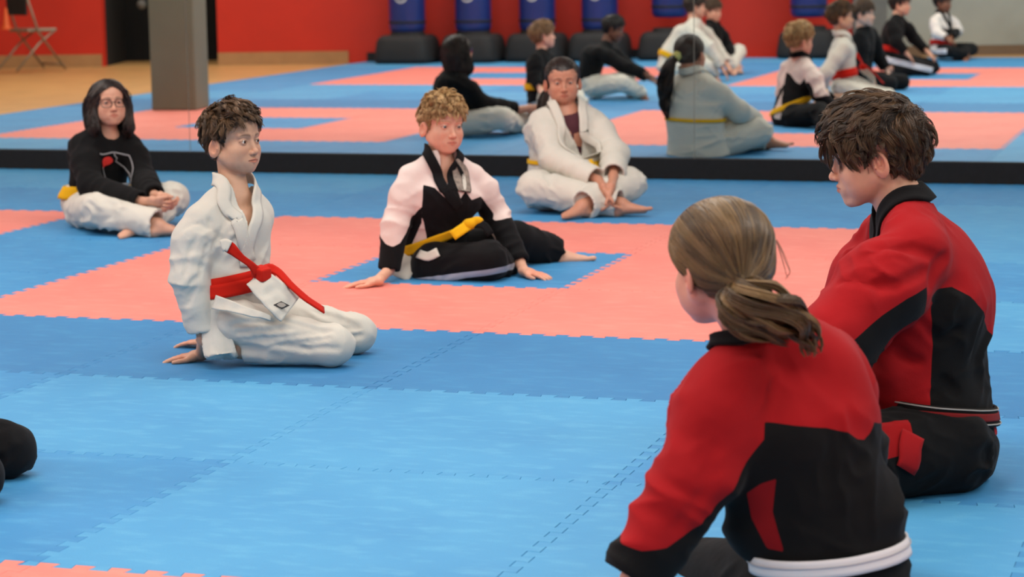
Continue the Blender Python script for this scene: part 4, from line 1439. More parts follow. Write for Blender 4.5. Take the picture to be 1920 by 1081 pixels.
# ================================================================== blond boy leaning on one hand
def boy_blond():
    D = 9.0
    J = dict(pel=at(808, 488, D + .12), wai=at(815, 438, D + .08), che=at(828, 368, D), nek=at(830, 300, D - .02),
             shR=at(770, 328, D - .05), elR=at(742, 420, D - .07), wrR=at(729, 506, D - .10),
             shL=at(888, 326, D + .06), elL=at(930, 402, D + .12), wrL=at(974, 492, D + .02),
             hipR=at(815, 500, D), knR=at(915, 488, D - .12), anR=at(950, 508, D + .16),
             hipL=at(865, 475, D + .22), knL=at(968, 448, D + .28), anL=at(1042, 474, D + .42))
    J['knR'][2] = max(J['knR'][2], .07)
    f = Fig("blond boy in white and black leaning on one hand, legs folded to one side", J, V3(.35, -.94, 0), .92, 1.0)
    H = Head(at(829, 238, D - .02), V3(.50, -.85, -.02), sc=.98, roll=.05)
    F = f.body(H, wide=1.02, lid=.0023, mouth=.95)
    h1 = flo(708, 526, .022); h2 = flo(983, 508, .024)
    F.add(cone(J['wrR'], h1, .021, .019), .015); F.add(cone(f.J['wrL'], h2, .021, .019), .015)
    k1 = hand_ops(F, h1, V3(-1, -.05, -.10), V3(0, 0, -1), V3(0, -1, 0), .82, curl=(.08, .1, .1), thumb=.8, tc=0)
    k2 = hand_ops(F, h2, V3(.85, -.6, -.12), V3(0, 0, -1), V3(-.5, -.8, 0), .82, curl=(.10, .12, .1), thumb=.7, tc=0)
    foot_ops(F, f.J['anL'], V3(1, .02, .12), V3(.1, -.3, -1), .90, side=V3(0, -1, .3))
    foot_ops(F, f.J['anR'], V3(.35, -.9, -.15), V3(0, .2, -1), .85, side=V3(-1, 0, 0))
    body_mesh(f.root, F, H, .0065, srgb(216, 164, 138), [lambda P: near([H.p(0, .02, 0)], .15)(P) | near([h1 - HR * .05, h2 + HR * .04], .09)(P), near([H.p(0, .08, -.02)], .085)],
              hands=k1 + k2, brow=srgb(166, 122, 84))
    eyes(H, f.root, (.02, 1, -.12), 'iris_blue')
    blk = fabric('black_white_trousers', srgb(13, 13, 15), srgb(176, 178, 188), var=.25)
    T = f.legs(th=.092, kn=.082, cu=.068)
    T.add(cone(f.J['hipR'], f.J['hipL'], .09, .09), .03)
    kr, hp = f.J['knR'], f.J['hipR']
    def stripe(V):
        q = V - hp; d = nrm(kr - hp); t = q @ d; z = q[:, 2] - t * d[2]
        s_ = nrm(np.cross(d, UP)); lat = np.abs(q @ s_)
        return np.minimum(np.minimum(-z - .028, .022 + z + .03), np.minimum((V3(0, -1, 0) @ q.T) - .0, .34 - t))
    cloth_mesh('trousers', f.root, T, .0065, blk, f.bones('legs', 1.2), .0075, 5.5, pan=stripe)
    X, Y, Z = f.ax()
    Jk = f.jacket(ch=.108, wa=.098, sk=.112, sl=.058, se=.058, sc=.046, skirt=.1, cuff=.0, neck=.052,
                  v=(at(838, 322, D - .12), .03, .08, X, Y, Z))
    tw = fabric('white_black_jacket', srgb(224, 206, 198), srgb(13, 13, 15), var=.06)  # white cloth tinted pinkish: bounced light put into the base colour
    nk = f.J['nek']
    pan = panel([(D - .12, [(793, 347), (815, 352), (840, 376), (856, 384), (872, 360), (884, 378), (900, 374), (925, 410), (925, 445), (870, 480), (803, 485), (796, 440), (790, 400)]),
                 (D - .10, [(700, 425), (712, 430), (716, 444), (724, 455), (737, 460), (750, 454), (761, 436), (772, 405), (792, 385), (790, 420), (768, 470), (780, 560), (660, 560), (660, 430)]),
                 (D + .08, [(912, 402), (930, 412), (952, 408), (1020, 395), (1040, 540), (935, 540), (930, 450)])])
    cloth_mesh('jacket', f.root, Jk, .0065, tw, f.bones('jacket'), .0070, 1.7, pan=pan)
    blackc = M['black_cotton']
    CF_ = Field(); CF_.ops = [p for p in Jk.ops if p[0] == 0] + [(0, cone(nk - f.up * .02, H.p(0, -.02, -.07), .054, .050), .03, .09)]
    tr, tf, up = X, Y, Z
    lap = [at(876, 402, D - .16), at(866, 380, D - .15), at(854, 350, D - .14), nk + tr * -.030 + tf * .066 - up * .01, nk + tr * -.058 + tf * .01 + up * .020,
           nk + tr * -.035 - tf * .050 + up * .034, nk - tf * .060 + up * .036, nk + tr * .035 - tf * .050 + up * .034,
           nk + tr * .058 + tf * .01 + up * .020, at(815, 312, D - .10), at(838, 345, D - .15), at(862, 378, D - .17), at(882, 402, D - .17)]
    strip('collar_band', lap, .040, .005, blackc, f.root, F=CF_, off=.003, n=100)
    yel = M['yellow']
    b = f.belt(at(816, 448, D + .08), nrm(UP + HR * -.40 + HD * .1), yel, .040, .004, .006)
    kp = at(880, 420, D - .10)
    F2 = Field(); F2.add(ell(kp, (.028, .022, .022)), .01); F2.add(ell(kp + V3(.03, 0, .012), (.026, .014, .018)), .01)
    cloth_mesh('belt_knot', f.root, F2, .004, yel, None)
    strip('belt_end', [kp, at(866, 430, D - .13), at(848, 442, D - .14)], .040, .004, yel, f.root, nrmls=V3(.1, -1, .5))
    strip('belt_end', [kp + V3(.01, 0, 0), at(908, 420, D - .12), at(920, 440, D - .13)], .030, .004, blackc, f.root, nrmls=V3(.1, -1, .5))
    white = M['white_cotton']
    strip('jacket_tail', [at(772, 478, D + .02), at(762, 500, D - .02), at(750, 522, D - .04)], .07, .005, white, f.root, nrmls=V3(-.2, -1, .2), cols=7, wav=.01)
    strip('jacket_flap', [at(785, 476, D - .06), at(803, 482, D - .10), at(822, 472, D - .11)], .035, .005, white, f.root, nrmls=V3(0, -1, .4), cols=5, wav=.004)
    # round grey emblem on the chest
    ec = at(887, 320, D - .12)
    disc_on('emblem_rim', Jk, ec, V3(.4, -.9, .2), V3(.3, 0, 1), .074, .050, blackc, f.root, .0085)
    disc_on('emblem', Jk, ec, V3(.4, -.9, .2), V3(.3, 0, 1), .069, .045, plain('emblem_grey', srgb(150, 138, 126), var=.5, scale=60), f.root, .0105)
    disc_on('emblem_mark', Jk, ec - UP * .018 + HR * .002, V3(.4, -.9, .2), V3(.5, 0, 1), .034, .010, white, f.root, .0125, seg=9)
    disc_on('emblem_mark', Jk, ec + UP * .020 + HR * .004, V3(.4, -.9, .2), V3(-.5, 0, 1), .024, .012, blackc, f.root, .0125, seg=9)
    hair_short(f.root, H, srgb(146, 108, 64), srgb(214, 178, 124), seed=8, top=.018, side=.004, back=.006, fringe=.058, n=6000, length=.048, sideL=.018, curl=.0075, freq=95, w=.0008, lift=.011, jit=.45, clump=.017, gather=.6, low=-.04, earz=.022)
    return f
# ================================================================== child in white with hair tied back, legs crossed
def child_white():
    D = 11.30
    J = dict(pel=at(1068, 352, D + .05), wai=at(1066, 312, D + .05), che=at(1062, 248, D + .02), nek=at(1062, 203, D),
             shR=at(1016, 226, D - .02), elR=at(1038, 298, D - .18), wrR=at(1122, 338, D - .36),
             shL=at(1110, 224, D + .06), elL=at(1152, 290, D - .10), wrL=at(1150, 330, D - .34),
             hipR=at(1040, 362, D), knR=at(1003, 352, D - .26), anR=at(1165, 377, D - .42),
             hipL=at(1100, 362, D + .04), knL=at(1178, 345, D - .22), anL=at(1092, 384, D - .46))
    for a in ('anR', 'anL'): J[a][2] = .06
    f = Fig("child in white with dark hair tied back, cross-legged against the black base, thin yellow belt", J, V3(.12, -.99, 0), .97, 1.22)
    H = Head(at(1055, 156, D), V3(.05, -1, -.02), sc=.985, roll=-.03)
    F = f.body(H, wide=1.10, mouth=1.05, neck=.052, jaw=.96)
    hc = at(1140, 357, D - .44)
    for q, o, s_ in (('R', -.02, V3(0, -1, .3)), ('L', .015, V3(0, -1, .3))):
        h = hc + V3(o, 0, .015); F.add(cone(f.J['wr' + q], h, .022, .02), .015)
        hand_ops(F, h, V3(.3 * (1 if q == 'R' else -.4), -.25, -1), V3(1 if q == 'R' else -1, 0, 0), s_, .85, curl=(.35, .4, .3), thumb=.5)
    foot_ops(F, f.J['anR'], V3(1, -.1, .12), V3(.1, -.3, -1), .82, side=V3(0, -.6, .6))
    foot_ops(F, f.J['anL'], V3(-.75, -.6, 0), V3(0, .1, -1), .80, side=V3(0, -1, 0))
    body_mesh(f.root, F, H, .0075, srgb(190, 134, 108), [lambda P: near([H.p(0, .02, 0)], .15)(P) | near([hc - UP * .05], .10)(P), near([H.p(0, .08, -.02)], .08)],
              brow=srgb(42, 28, 22), hands=[])
    eyes(H, f.root, (0, 1, -.02))
    white = M['white_cotton']
    T = f.legs(th=.092, kn=.086, cu=.072)
    cloth_mesh('trousers', f.root, T, .0075, white, f.bones('legs', 1.3), .008, 2.5)
    X, Y, Z = f.ax()
    Jk = f.jacket(ch=.112, wa=.112, sk=.13, sl=.070, se=.070, sc=.060, skirt=.3, cuff=.02, neck=.060,
                  v=(at(1094, 282, D - .14), .062, .19, X, Y, Z))
    cloth_mesh('jacket', f.root, Jk, .0075, white, f.bones('jacket'), .008, 6.6)
    nk = f.J['nek']; tr, tf, up = X, Y, Z
    # patterned shirt under the jacket
    SF = Field(); SF.add(cone(f.J['wai'], f.J['che'], .090 * f.k * f.g, .088 * f.k * f.g, f.tr, 1.35), .02)
    SF.add(cone(f.J['che'], (f.J['shL'] + f.J['shR']) / 2 - f.up * .08, .088 * f.k * f.g, .050, f.tr, 1.4), .03)
    cloth_mesh('undershirt', f.root, SF, .009, fabric('maroon_shirt', srgb(92, 52, 60), var=.5), None)
    CF_ = Field(); CF_.ops = [p for p in Jk.ops if p[0] == 0] + [(0, cone(nk - f.up * .02, H.p(0, -.02, -.07), .062, .058), .03, .09)]
    lap = [at(1088, 320, D - .2), at(1096, 290, D - .2), at(1104, 262, D - .18), nk + tr * -.066 + tf * .06 - up * .01, nk + tr * -.072 + tf * .01 + up * .030,
           nk + tr * -.04 - tf * .055 + up * .042, nk - tf * .066 + up * .045, nk + tr * .04 - tf * .055 + up * .042,
           nk + tr * .072 + tf * .01 + up * .030, nk + tr * .062 + tf * .06 - up * .01, at(1066, 262, D - .2), at(1086, 292, D - .2), at(1098, 318, D - .2)]
    strip('lapel', lap, .045, .006, white, f.root, F=CF_, off=.003, n=90)
    c = at(1066, 302, D + .05)
    f.belt(c, nrm(UP + HR * .02), M['yellow'], .020, .004, .006)
    strip('belt_end', [at(1104, 300, D - .2), at(1108, 312, D - .24), at(1106, 330, D - .24)], .034, .004, M['yellow'], f.root, nrmls=V3(0, -1, .3))
    strip('belt_end', [at(1112, 306, D - .15), at(1130, 330, D - .18), at(1140, 345, D - .16)], .030, .004, M['yellow'], f.root, nrmls=V3(.5, -1, .3))
    # hair combed back into a low ponytail with a pale scrunchie
    sc = H.sc
    tie = H.p(.02, -.118, .0)
    fl = [(ell(H.p(0, -.014, .044), (.088 * sc, .104 * sc, .087 * sc), H.R), .02), (ell(H.p(0, -.04, .0), (.070 * sc, .056 * sc, .055 * sc), H.R), .03)]
    mk = hair_mask(H, .066, -.05, -.004, .026)
    def dirf(P, t):
        d = tie - P; return d / (np.linalg.norm(d, axis=1)[:, None] + 1e-6)
    def extra(rs):
        return tail_strands([tie, tie - H.Y * .04 - UP * .03 - HR * .02, tie - H.Y * .04 - UP * .12 - HR * .05, tie - H.Y * .03 - UP * .26 - HR * .07, tie - H.Y * .01 - UP * .38 - HR * .06], [.018, .042, .048, .036, .008], 620, rs, wave=.004, freq=18)
    hair_long(f.root, H, srgb(28, 18, 14), srgb(70, 48, 36), fl, mk, dirf, 1300, lambda R: np.linalg.norm(R - tie, axis=1) * 1.05, 4, .001, 40, .0016, .008, .002, .05, 12, extra, clump=.02)
    F4 = Field(); F4.add(ell(tie, (.028, .028, .028)), .01)
    V, Q = F4.nets(.005); V = V + vnormals(V, Q) * (pnoise(V * 90)[:, None] * .012)
    link('scrunchie', mesh_np('scrunchie', V, Q), fabric('pale_yellow_band', srgb(220, 210, 130)), f.root)
    return f

# ================================================================== long-haired child in glasses and a black sweatshirt
def child_glasses():
    D = 10.80
    J = dict(pel=at(165, 384, D + .10), wai=at(182, 345, D + .08), che=at(194, 285, D + .04), nek=at(203, 246, D),
             shR=at(152, 272, D - .04), elR=at(172, 350, D - .16), wrR=at(268, 378, D - .34),
             shL=at(243, 266, D + .08), elL=at(268, 336, D - .02), wrL=at(290, 366, D - .28),
             hipR=at(155, 392, D), knR=at(182, 394, D - .30), anR=at(296, 405, D - .42),
             hipL=at(200, 388, D + .16), knL=at(325, 372, D - .02), anL=at(258, 412, D - .36))
    for a in ('anR', 'anL'): J[a][2] = .055
    f = Fig("long-haired child in glasses and a black graphic sweatshirt, cross-legged, hands clasped", J, V3(.62, -.78, 0), .95, 1.0)
    H = Head(at(204, 198, D - .02), V3(.40, -.90, .16), sc=.97)
    F = f.body(H, mouth=1.0, neck=.044)
    hc = at(300, 376, D - .40)
    hand_ops(F, hc + V3(-.03, 0, .0), V3(.9, -.2, -.3), V3(.2, .6, .5), V3(0, -.2, 1), .85, curl=(.5, .6, .4), thumb=.6)
    hand_ops(F, hc + V3(.0, .03, .015), V3(.5, -.6, -.4), V3(-.6, -.4, .2), V3(0, 0, 1), .85, curl=(.5, .6, .4), thumb=.6)
    F.add(cone(f.J['wrR'], hc + V3(-.03, 0, 0), .021, .019), .01); F.add(cone(f.J['wrL'], hc + V3(0, .03, .015), .021, .019), .01)
    foot_ops(F, f.J['anL'], V3(-.55, -.75, -.05), V3(0, 0, -1), .80, side=V3(1, -1, 0))
    foot_ops(F, f.J['anR'], V3(1, .2, .05), V3(0, -.2, -1), .80, side=V3(0, -1, 0))
    body_mesh(f.root, F, H, .0075, srgb(204, 154, 128), [lambda P: near([H.p(0, .02, 0)], .15)(P) | near([hc], .10)(P), near([H.p(0, .08, -.02)], .08)],
              brow=srgb(40, 28, 24))
    eyes(H, f.root, (.05, 1, -.05))
    T = f.legs(th=.088, kn=.080, cu=.070)
    cloth_mesh('trousers', f.root, T, .0075, M['white_cotton'], f.bones('legs', 1.4), .009, 9.1)
    Jk = f.jacket(ch=.112, wa=.104, sk=.108, sl=.064, se=.066, sc=.048, skirt=.0, cuff=.01, neck=.060)
    Jk.cut(ell(f.J['nek'] + f.tf * .045 + UP * .004, (.048, .048, .036)), .015)
    bl = fabric('black_sweatshirt', srgb(11, 11, 12), var=.3)
    cloth_mesh('sweatshirt', f.root, Jk, .0075, bl, f.bones('jacket', .8), .008, 4.4)
    yel = M['yellow']
    BF = Field(); BF.add(cone(f.J['wai'] + (f.J['pel'] - f.J['wai']) * .25, f.J['pel'], .098 * f.k, .106 * f.k, f.tr, 1.38), .02)
    f.belt(f.J['wai'] * .72 + f.J['pel'] * .28, nrm(UP + HR * -.08), yel, .062, .005, .010, F=BF)
    # printed picture: frame line, red ball, pale bottle, yellow fish
    gr = plain('print_grey', srgb(140, 140, 142)); rd = plain('print_red', srgb(214, 48, 40)); lb = plain('print_pale_blue', srgb(150, 170, 205)); yp = plain('print_yellow', srgb(232, 180, 30))
    d0 = D - .10
    for pts, wd, mt in (([(188, 288), (210, 288), (222, 285), (236, 284)], .007, gr), ([(236, 284), (239, 302), (241, 325), (246, 345)], .006, gr),
                        ([(222, 288), (222, 310), (231, 330)], .006, gr), ([(200, 312), (206, 325), (217, 335)], .010, gr), ([(203, 330), (222, 345), (258, 360)], .012, gr)):
        strip('print_line', [at(x, y, d0) for x, y in pts], wd, .0006, mt, f.root, F=Jk, off=.009, cols=3)
    nn = V3(.6, -.8, .2)
    disc_on('print_ball', Jk, at(211, 305, d0), nn, UP, .026, .020, rd, f.root, .0105)
    disc_on('print_fish', Jk, at(224, 346, d0 - .02), nn, UP, .010, .022, yp, f.root, .0110)
    disc_on('print_bottle', Jk, at(241, 340, d0), nn, UP, .030, .011, lb, f.root, .0115)
    disc_on('print_shape', Jk, at(205, 335, d0), nn, V3(.7, 0, -.7), .030, .014, gr, f.root, .0105)
    # long dark hair parted in the middle
    sc = H.sc
    fl = [(ell(H.p(0, -.012, .044), (.086 * sc, .104 * sc, .086 * sc), H.R), .02)]
    for q in (-1, 1):
        fl.append((cone(H.p(q * .070, .018, .03), H.p(q * .078, .022, -.11), .022, .028), .03))
        fl.append((cone(H.p(q * .060, -.05, .0), H.p(q * .066, -.035, -.13), .045, .036), .03))
    fl.append((cone(H.p(0, -.07, 0), H.p(0, -.075, -.13), .04, .035), .03))
    def mk(P):
        L = H.loc(P); x, y, z = np.abs(L[:, 0]), L[:, 1], L[:, 2]
        face = (y > .02) & (x < .058 + .1 * np.clip(-z - .0, 0, .2)) & (z < .082 - 9 * x ** 2 * .8 * 1.0)
        return ~face & (z > -.15) & ~((x < .05) & (y > -.02) & (z < -.02))
    def dirf(P, t):
        L = H.loc(P); x, y, z = L[:, 0], L[:, 1], L[:, 2]
        v = np.stack([np.sign(x + .002) * np.clip((z + .02) * 14, 0.03, 1.6), -.2 + .3 * (z < -.02), -np.ones_like(x)], 1)
        return v @ H.R.T
    hair_long(f.root, H, srgb(20, 13, 11), srgb(60, 42, 34), fl, mk, dirf, 2200, .15, 6, .006, 32, .0016, .0075, .006, .12, 14, clump=.022)
    # glasses: two rims, bridge, temples
    th = np.linspace(0, 2 * math.pi, 25)[:-1]
    rims = []
    for q in (-1, 1):
        pts = []
        for a in th:
            c, s_ = math.cos(a), math.sin(a)
            pts.append(H.p(q * .033 + .0245 * np.sign(c) * abs(c) ** .6, .092 - .004 * abs(c) * (1 if c * q > 0 else 0), .002 + .0185 * np.sign(s_) * abs(s_) ** .7))
        rims.append((np.array(pts), .0017, 6, True))
    rims.append(([H.p(-.009, .095, .004), H.p(0, .101, .008), H.p(.009, .095, .004)], .0016, 6, False))
    bk = plain('glasses_black', srgb(26, 20, 22), .3)
    tubes_obj('glasses_frame', rims, bk, f.root)
    for q in (-1, 1): tubes_obj('glasses_temple', [([H.p(q * .057, .088, .006), H.p(q * .076, .05, .006), H.p(q * .078, .0, .008)], .0016, 6, False)], bk, f.root)
    gm, nt, bs = newmat('lens_glass'); bs.inputs['Transmission Weight'].default_value = 1.0; bs.inputs['Roughness'].default_value = 0.02; bs.inputs['IOR'].default_value = 1.1
    bs.inputs['Base Color'].default_value = (.95, .93, .96, 1)
    for q in (-1, 1):
        bm = bmesh.new()
        ring = [bm.verts.new(p) for p in rims[0 if q < 0 else 1][0]]
        bm.faces.new(ring)
        bm_obj('glasses_lens', bm, gm, f.root)
    return f
# ================================================================== instructors in red and black

def man_instructor():
    D = 5.5
    J = dict(pel=at(1768, 828, D), wai=at(1750, 752, D), che=at(1735, 580, D), nek=at(1702, 392, D - .02),
             shL=at(1712, 470, D - .17), elL=at(1566, 640, D - .26), wrL=at(1490, 800, D - .06),
             shR=at(1672, 452, D + .18), elR=at(1580, 640, D + .26), wrR=at(1480, 780, D + .10),
             hipL=at(1775, 838, D - .10), knL=at(1560, 850, D - .24), anL=at(1640, 880, D - .05),
             hipR=at(1765, 838, D + .12), knR=at(1540, 830, D + .32), anR=at(1620, 860, D - .30))
    for a in ('anR', 'anL'): J[a][2] = .05
    for a in ('knR', 'knL'): J[a][2] = .10
    f = Fig("dark-haired man in a red and black uniform seated at the right, seen side-on from behind", J, V3(-.96, .22, 0), 1.08, 1.0)
    H = Head(at(1638, 296, D - .02), V3(-.985, .10, -.16), sc=1.04)
    F = f.body(H, neck=.052, jaw=1.04, mouth=1.0, sh=.05)
    for q, s_ in (('L', -1), ('R', 1)):
        w_ = f.J['wr' + q]
        hand_ops(F, w_ + V3(-.02, 0, 0), V3(-.9, .2, -.4), V3(0, 0, -1), V3(0, .5 * -s_, 0), .98, curl=(.3, .4, .3), thumb=.6)
        foot_ops(F, f.J['an' + q], V3(-.2, s_ * .9 * -1 * -1, -.1), V3(0, 0, -1), 1.0, side=V3(-1, 0, 0))
    body_mesh(f.root, F, H, .007, srgb(220, 168, 140), [near([H.p(0, .01, -.01)], .16), near([H.p(-.03, .04, -.01)], .105)], brow=srgb(60, 44, 34))
    eyes(H, f.root, (0, 1, -.25))
    T = f.legs(th=.098, kn=.088, cu=.075)
    T.add(ell(at(1772, 850, D), (.112, .15, .085), np.stack([f.tf, f.tr, UP], 1)), .05)
    hp, kn = f.J['hipL'], f.J['knL']
    stripe = panel([(D - .20, [(1600, 785), (1700, 782), (1712, 836), (1640, 846), (1540, 852), (1540, 800)])])
    um = M['uniform']
    bl = fabric('black_red_trousers', srgb(12, 12, 13), srgb(160, 18, 22), var=.15)
    cloth_mesh('trousers', f.root, T, .006, bl, f.bones('legs', 1.2), .007, 5.2, pan=stripe)
    Jk = f.jacket(ch=.124, wa=.118, sk=.118, sl=.094, se=.082, sc=.064, skirt=.02, cuff=.02, neck=.058, latc=1.3, v=None)
    bp = at(1790, 565, D)
    Jk.add(ell(at(1672, 690, D), (.09, .15, .13), np.stack([f.tf, f.tr, UP], 1)), .06)
    Jk.add(ell(at(1750, 474, D), (.080, .14, .085), np.stack([f.tf, f.tr, UP], 1)), .06)
    Jk.add(ell(bp - HR * .02, (.105, .16, .15), np.stack([f.tf, f.tr, UP], 1)), .05)
    nk = f.J['nek']; ch = f.J['che']
    aL, eL = f.J['shL'], f.J['elL']
    pan = panel([(D - .14, [(1735, 545), (1750, 534), (1780, 533), (1815, 552), (1845, 585), (1862, 618), (1890, 700), (1870, 840), (1735, 820), (1742, 700), (1744, 640), (1738, 580)]),
                 (D - .30, [(1742, 540), (1700, 558), (1650, 588), (1592, 632), (1480, 730), (1480, 860), (1655, 830), (1655, 735), (1650, 690), (1668, 655), (1700, 628), (1746, 600)])])
    d1 = D - .25
    crease(Jk, [(d1, [(1660, 640), (1700, 655), (1738, 645)]), (d1, [(1655, 690), (1700, 700), (1738, 690)]), (d1, [(1755, 640), (1800, 660), (1850, 640)]), (d1, [(1760, 720), (1800, 700), (1850, 720)]),
                (d1, [(1640, 500), (1700, 470), (1760, 480)]), (d1, [(1600, 560), (1660, 540), (1720, 510)]), (d1, [(1740, 535), (1760, 500), (1800, 480)])], .007, .02, .006)
    cloth_mesh('jacket', f.root, Jk, .006, um, f.bones('jacket', 1.1), .009, 7.9, pan=pan)
    CF_ = Field(); CF_.ops = [p for p in Jk.ops if p[0] == 0] + [(0, cone(nk - f.up * .02, H.p(0, -.02, -.07), .062, .056), .03, .09)]
    X, Y, Z = f.ax(); tr, tf, up = X, Y, Z
    lap = [nk + tf * .13 - up * .14 + tr * .02, nk + tr * .045 + tf * .09 - up * .06, nk + tr * .074 + tf * .03 + up * .01, nk + tr * .05 - tf * .045 + up * .035, nk - tf * .066 + up * .045,
           nk - tr * .05 - tf * .045 + up * .035, nk - tr * .074 + tf * .03 + up * .01, nk - tr * .045 + tf * .09 - up * .06, nk + tf * .13 - up * .14 - tr * .02]
    strip('collar_band', lap, .050, .006, M['black_cotton'], f.root, F=CF_, off=.004, n=90)
    bb = fabric('black_belt_cloth', srgb(22, 20, 20), var=.2, weave=700)
    c = at(1766, 768, D); ax = nrm(UP + HR * .14 + HD * .10)
    BF = Field(); BF.ops = list(f.TO.ops)
    f.belt(c, ax, bb, .044, .005, .007, F=BF)
    f.belt(c + UP * .0, ax, fabric('belt_red', srgb(120, 26, 26), weave=700), .018, .002, .013, name='belt_stripe', F=BF)
    for o in (.017, -.017): f.belt(c + UP * o, ax, plain('belt_edge_grey', srgb(170, 165, 158)), .003, .002, .0135, name='belt_edge', F=BF)
    # red loop of the trousers hanging over the hip
    strip('side_flap', [at(1742, 786, D - .32), at(1730, 830, D - .32), at(1718, 884, D - .30)], .055, .006, fabric('flap_red', srgb(165, 22, 26)), f.root, F=T, off=.006, cols=7)
    hair_short(f.root, H, srgb(32, 21, 14), srgb(104, 76, 48), seed=21, top=.020, side=.012, back=.024, fringe=.040, low=-.055, n=9000, length=.066, sideL=.044, earz=.034, earlen=.014, curl=.0075, freq=58, w=.0007, jit=.4, clump=.022, gather=.65, lift=.014, tight=.25, wide=1.02, burn=-.022, fwd=1.6)
    return f

def ponytail_instructor():
    D = 4.42
    J = dict(pel=at(1562, 1085, D), wai=at(1550, 1000, D), che=at(1498, 810, D), nek=at(1432, 640, D - .01),
             shL=at(1366, 706, D - .06), elL=at(1310, 884, D - .10), wrL=at(1185, 1085, D - .12),
             shR=at(1543, 668, D + .10), elR=at(1590, 850, D + .20), wrR=at(1500, 980, D + .36),
             hipL=at(1500, 1110, D + .04), knL=at(1330, 1085, D + .36), anL=at(1480, 1100, D + .50),
             hipR=at(1592, 1105, D + .06), knR=at(1625, 1100, D + .44), anR=at(1520, 1085, D + .44))
    f = Fig("instructor with a light brown ponytail, red and black uniform, white belt, back to camera", J, V3(-.34, .94, 0), 1.0, 1.0)
    H = Head(at(1350, 504, D - .02), V3(-.50, .86, -.16), sc=1.02)
    F = f.body(H, neck=.046)
    h = f.J['wrL'] + V3(-.02, -.01, -.07)
    F.add(cone(f.J['wrL'], h, .021, .019), .01)
    hand_ops(F, h, V3(-.8, .3, -.1), V3(0, 0, -1), V3(.3, .9, 0), .92, curl=(.1, .12, .1), thumb=.7, tc=0)
    hand_ops(F, f.J['wrR'], V3(-.7, .4, -.5), V3(0, 0, -1), V3(-.5, -.6, 0), .92, curl=(.3, .4, .3), thumb=.6)
    for q, s_ in (('L', 1), ('R', -1)):
        foot_ops(F, f.J['an' + q], V3(s_ * .9, .3, -.1), V3(0, 0, -1), .95, side=V3(0, 1, 0))
    body_mesh(f.root, F, H, .0065, srgb(214, 158, 136), [near([H.p(0, .01, -.02)], .15), near([H.p(-.06, .02, -.03)], .085)], brow=srgb(96, 72, 50))
    eyes(H, f.root, (0, 1, -.05))
    um = M['uniform']
    T = f.legs(th=.098, kn=.085, cu=.07)
    cloth_mesh('trousers', f.root, T, .008, M['black_cotton'], f.bones('legs', 1.0), .007, 3.3)
    Jk = f.jacket(ch=.112, wa=.102, sk=.112, sl=.074, se=.074, sc=.062, skirt=.10, cuff=.00, neck=.050, latc=1.34, k2=.05)
    Jk.add(ell(at(1578, 955, D + .02), (.10, .10, .09)), .06)
    Jk.add(ell(at(1508, 722, D + .02), (.118, .09, .12)), .05)
    ch = f.J['che']; X, Y, Z = f.ax()
    zy = at(1450, 788, D)[2]; eL, wL, sL = f.J['elL'], f.J['wrL'], f.J['shL']
    pan = panel([(D - .11, [(1156, 990), (1168, 1008), (1200, 1014), (1245, 1008), (1300, 975), (1350, 925), (1395, 860), (1430, 820), (1432, 787), (1500, 795), (1550, 800), (1592, 813), (1612, 828), (1626, 832), (1638, 824),
                           (1647, 803), (1740, 850), (1780, 1250), (1050, 1250), (1050, 970)])])
    pan2 = panel([(D - .10, [(1400, 925), (1425, 905), (1455, 893), (1450, 960), (1472, 1036), (1440, 1032), (1410, 975)])])
    m3 = um
    d1 = D - .3
    crease(Jk, [(d1, [(1412, 680), (1424, 740), (1428, 815)]), (d1, [(1445, 690), (1480, 750), (1520, 800)]), (d1, [(1490, 690), (1540, 740), (1590, 800)]), (d1, [(1345, 700), (1330, 780), (1300, 860)]),
                (d1, [(1300, 700), (1285, 760), (1262, 830)]), (d1, [(1390, 730), (1375, 820), (1330, 920)]), (d1, [(1460, 840), (1500, 900), (1520, 880)]), (d1, [(1560, 840), (1600, 900), (1600, 960)]),
                (d1, [(1480, 1000), (1550, 990), (1630, 1000)]), (d1, [(1620, 940), (1650, 950), (1680, 960)]), (d1, [(1400, 870), (1360, 950), (1300, 1010)])], .008, .018)
    Jk.add(cone(at(1432, 830, D - .04), at(1412, 985, D - .02), .045, .055), .05)
    cloth_mesh('jacket', f.root, Jk, .0058, m3, f.bones('jacket', 1.0), .009, 12.4, pan=pan, pan2=pan2)
    nk = f.J['nek']; tr, tf, up = X, Y, Z
    CF_ = Field(); CF_.ops = [p for p in Jk.ops if p[0] == 0] + [(0, cone(nk - f.up * .02, H.p(0, -.02, -.07), .058, .052), .03, .09)]
    lap = [nk + tf * .10 - up * .10 + tr * .02, nk + tr * .066 + tf * .03 + up * .0, nk + tr * .045 - tf * .045 + up * .02, nk - tf * .062 + up * .025,
           nk - tr * .045 - tf * .045 + up * .02, nk - tr * .066 + tf * .03 + up * .0, nk + tf * .10 - up * .10 - tr * .02]
    strip('collar_band', lap, .036, .006, M['black_cotton'], f.root, F=CF_, off=.004, n=80)
    wb = fabric('white_belt_cloth', srgb(222, 220, 222), var=.05, weave=700, folds=.2)
    c = at(1545, 1036, D); ax = nrm(UP - HR * .06)
    f.belt(c, ax, wb, .034, .005, .008, F=f.TO)
    f.belt(c + UP * .004, ax, plain('belt_line', srgb(190, 188, 192)), .0022, .0015, .0135, name='belt_seam', F=f.TO)
    # hair: combed tight to a low tie, then a loose wavy tail over the right shoulder
    sc = H.sc
    tie = at(1390, 532, D - .115)
    fl = [(ell(H.p(0, -.012, .046), (.093 * sc, .108 * sc, .088 * sc), H.R), .02), (ell(H.p(.0, -.045, -.006), (.078 * sc, .056 * sc, .056 * sc), H.R), .03),
          (cone(H.p(.0, -.08, -.01), tie, .035, .016), .03)]
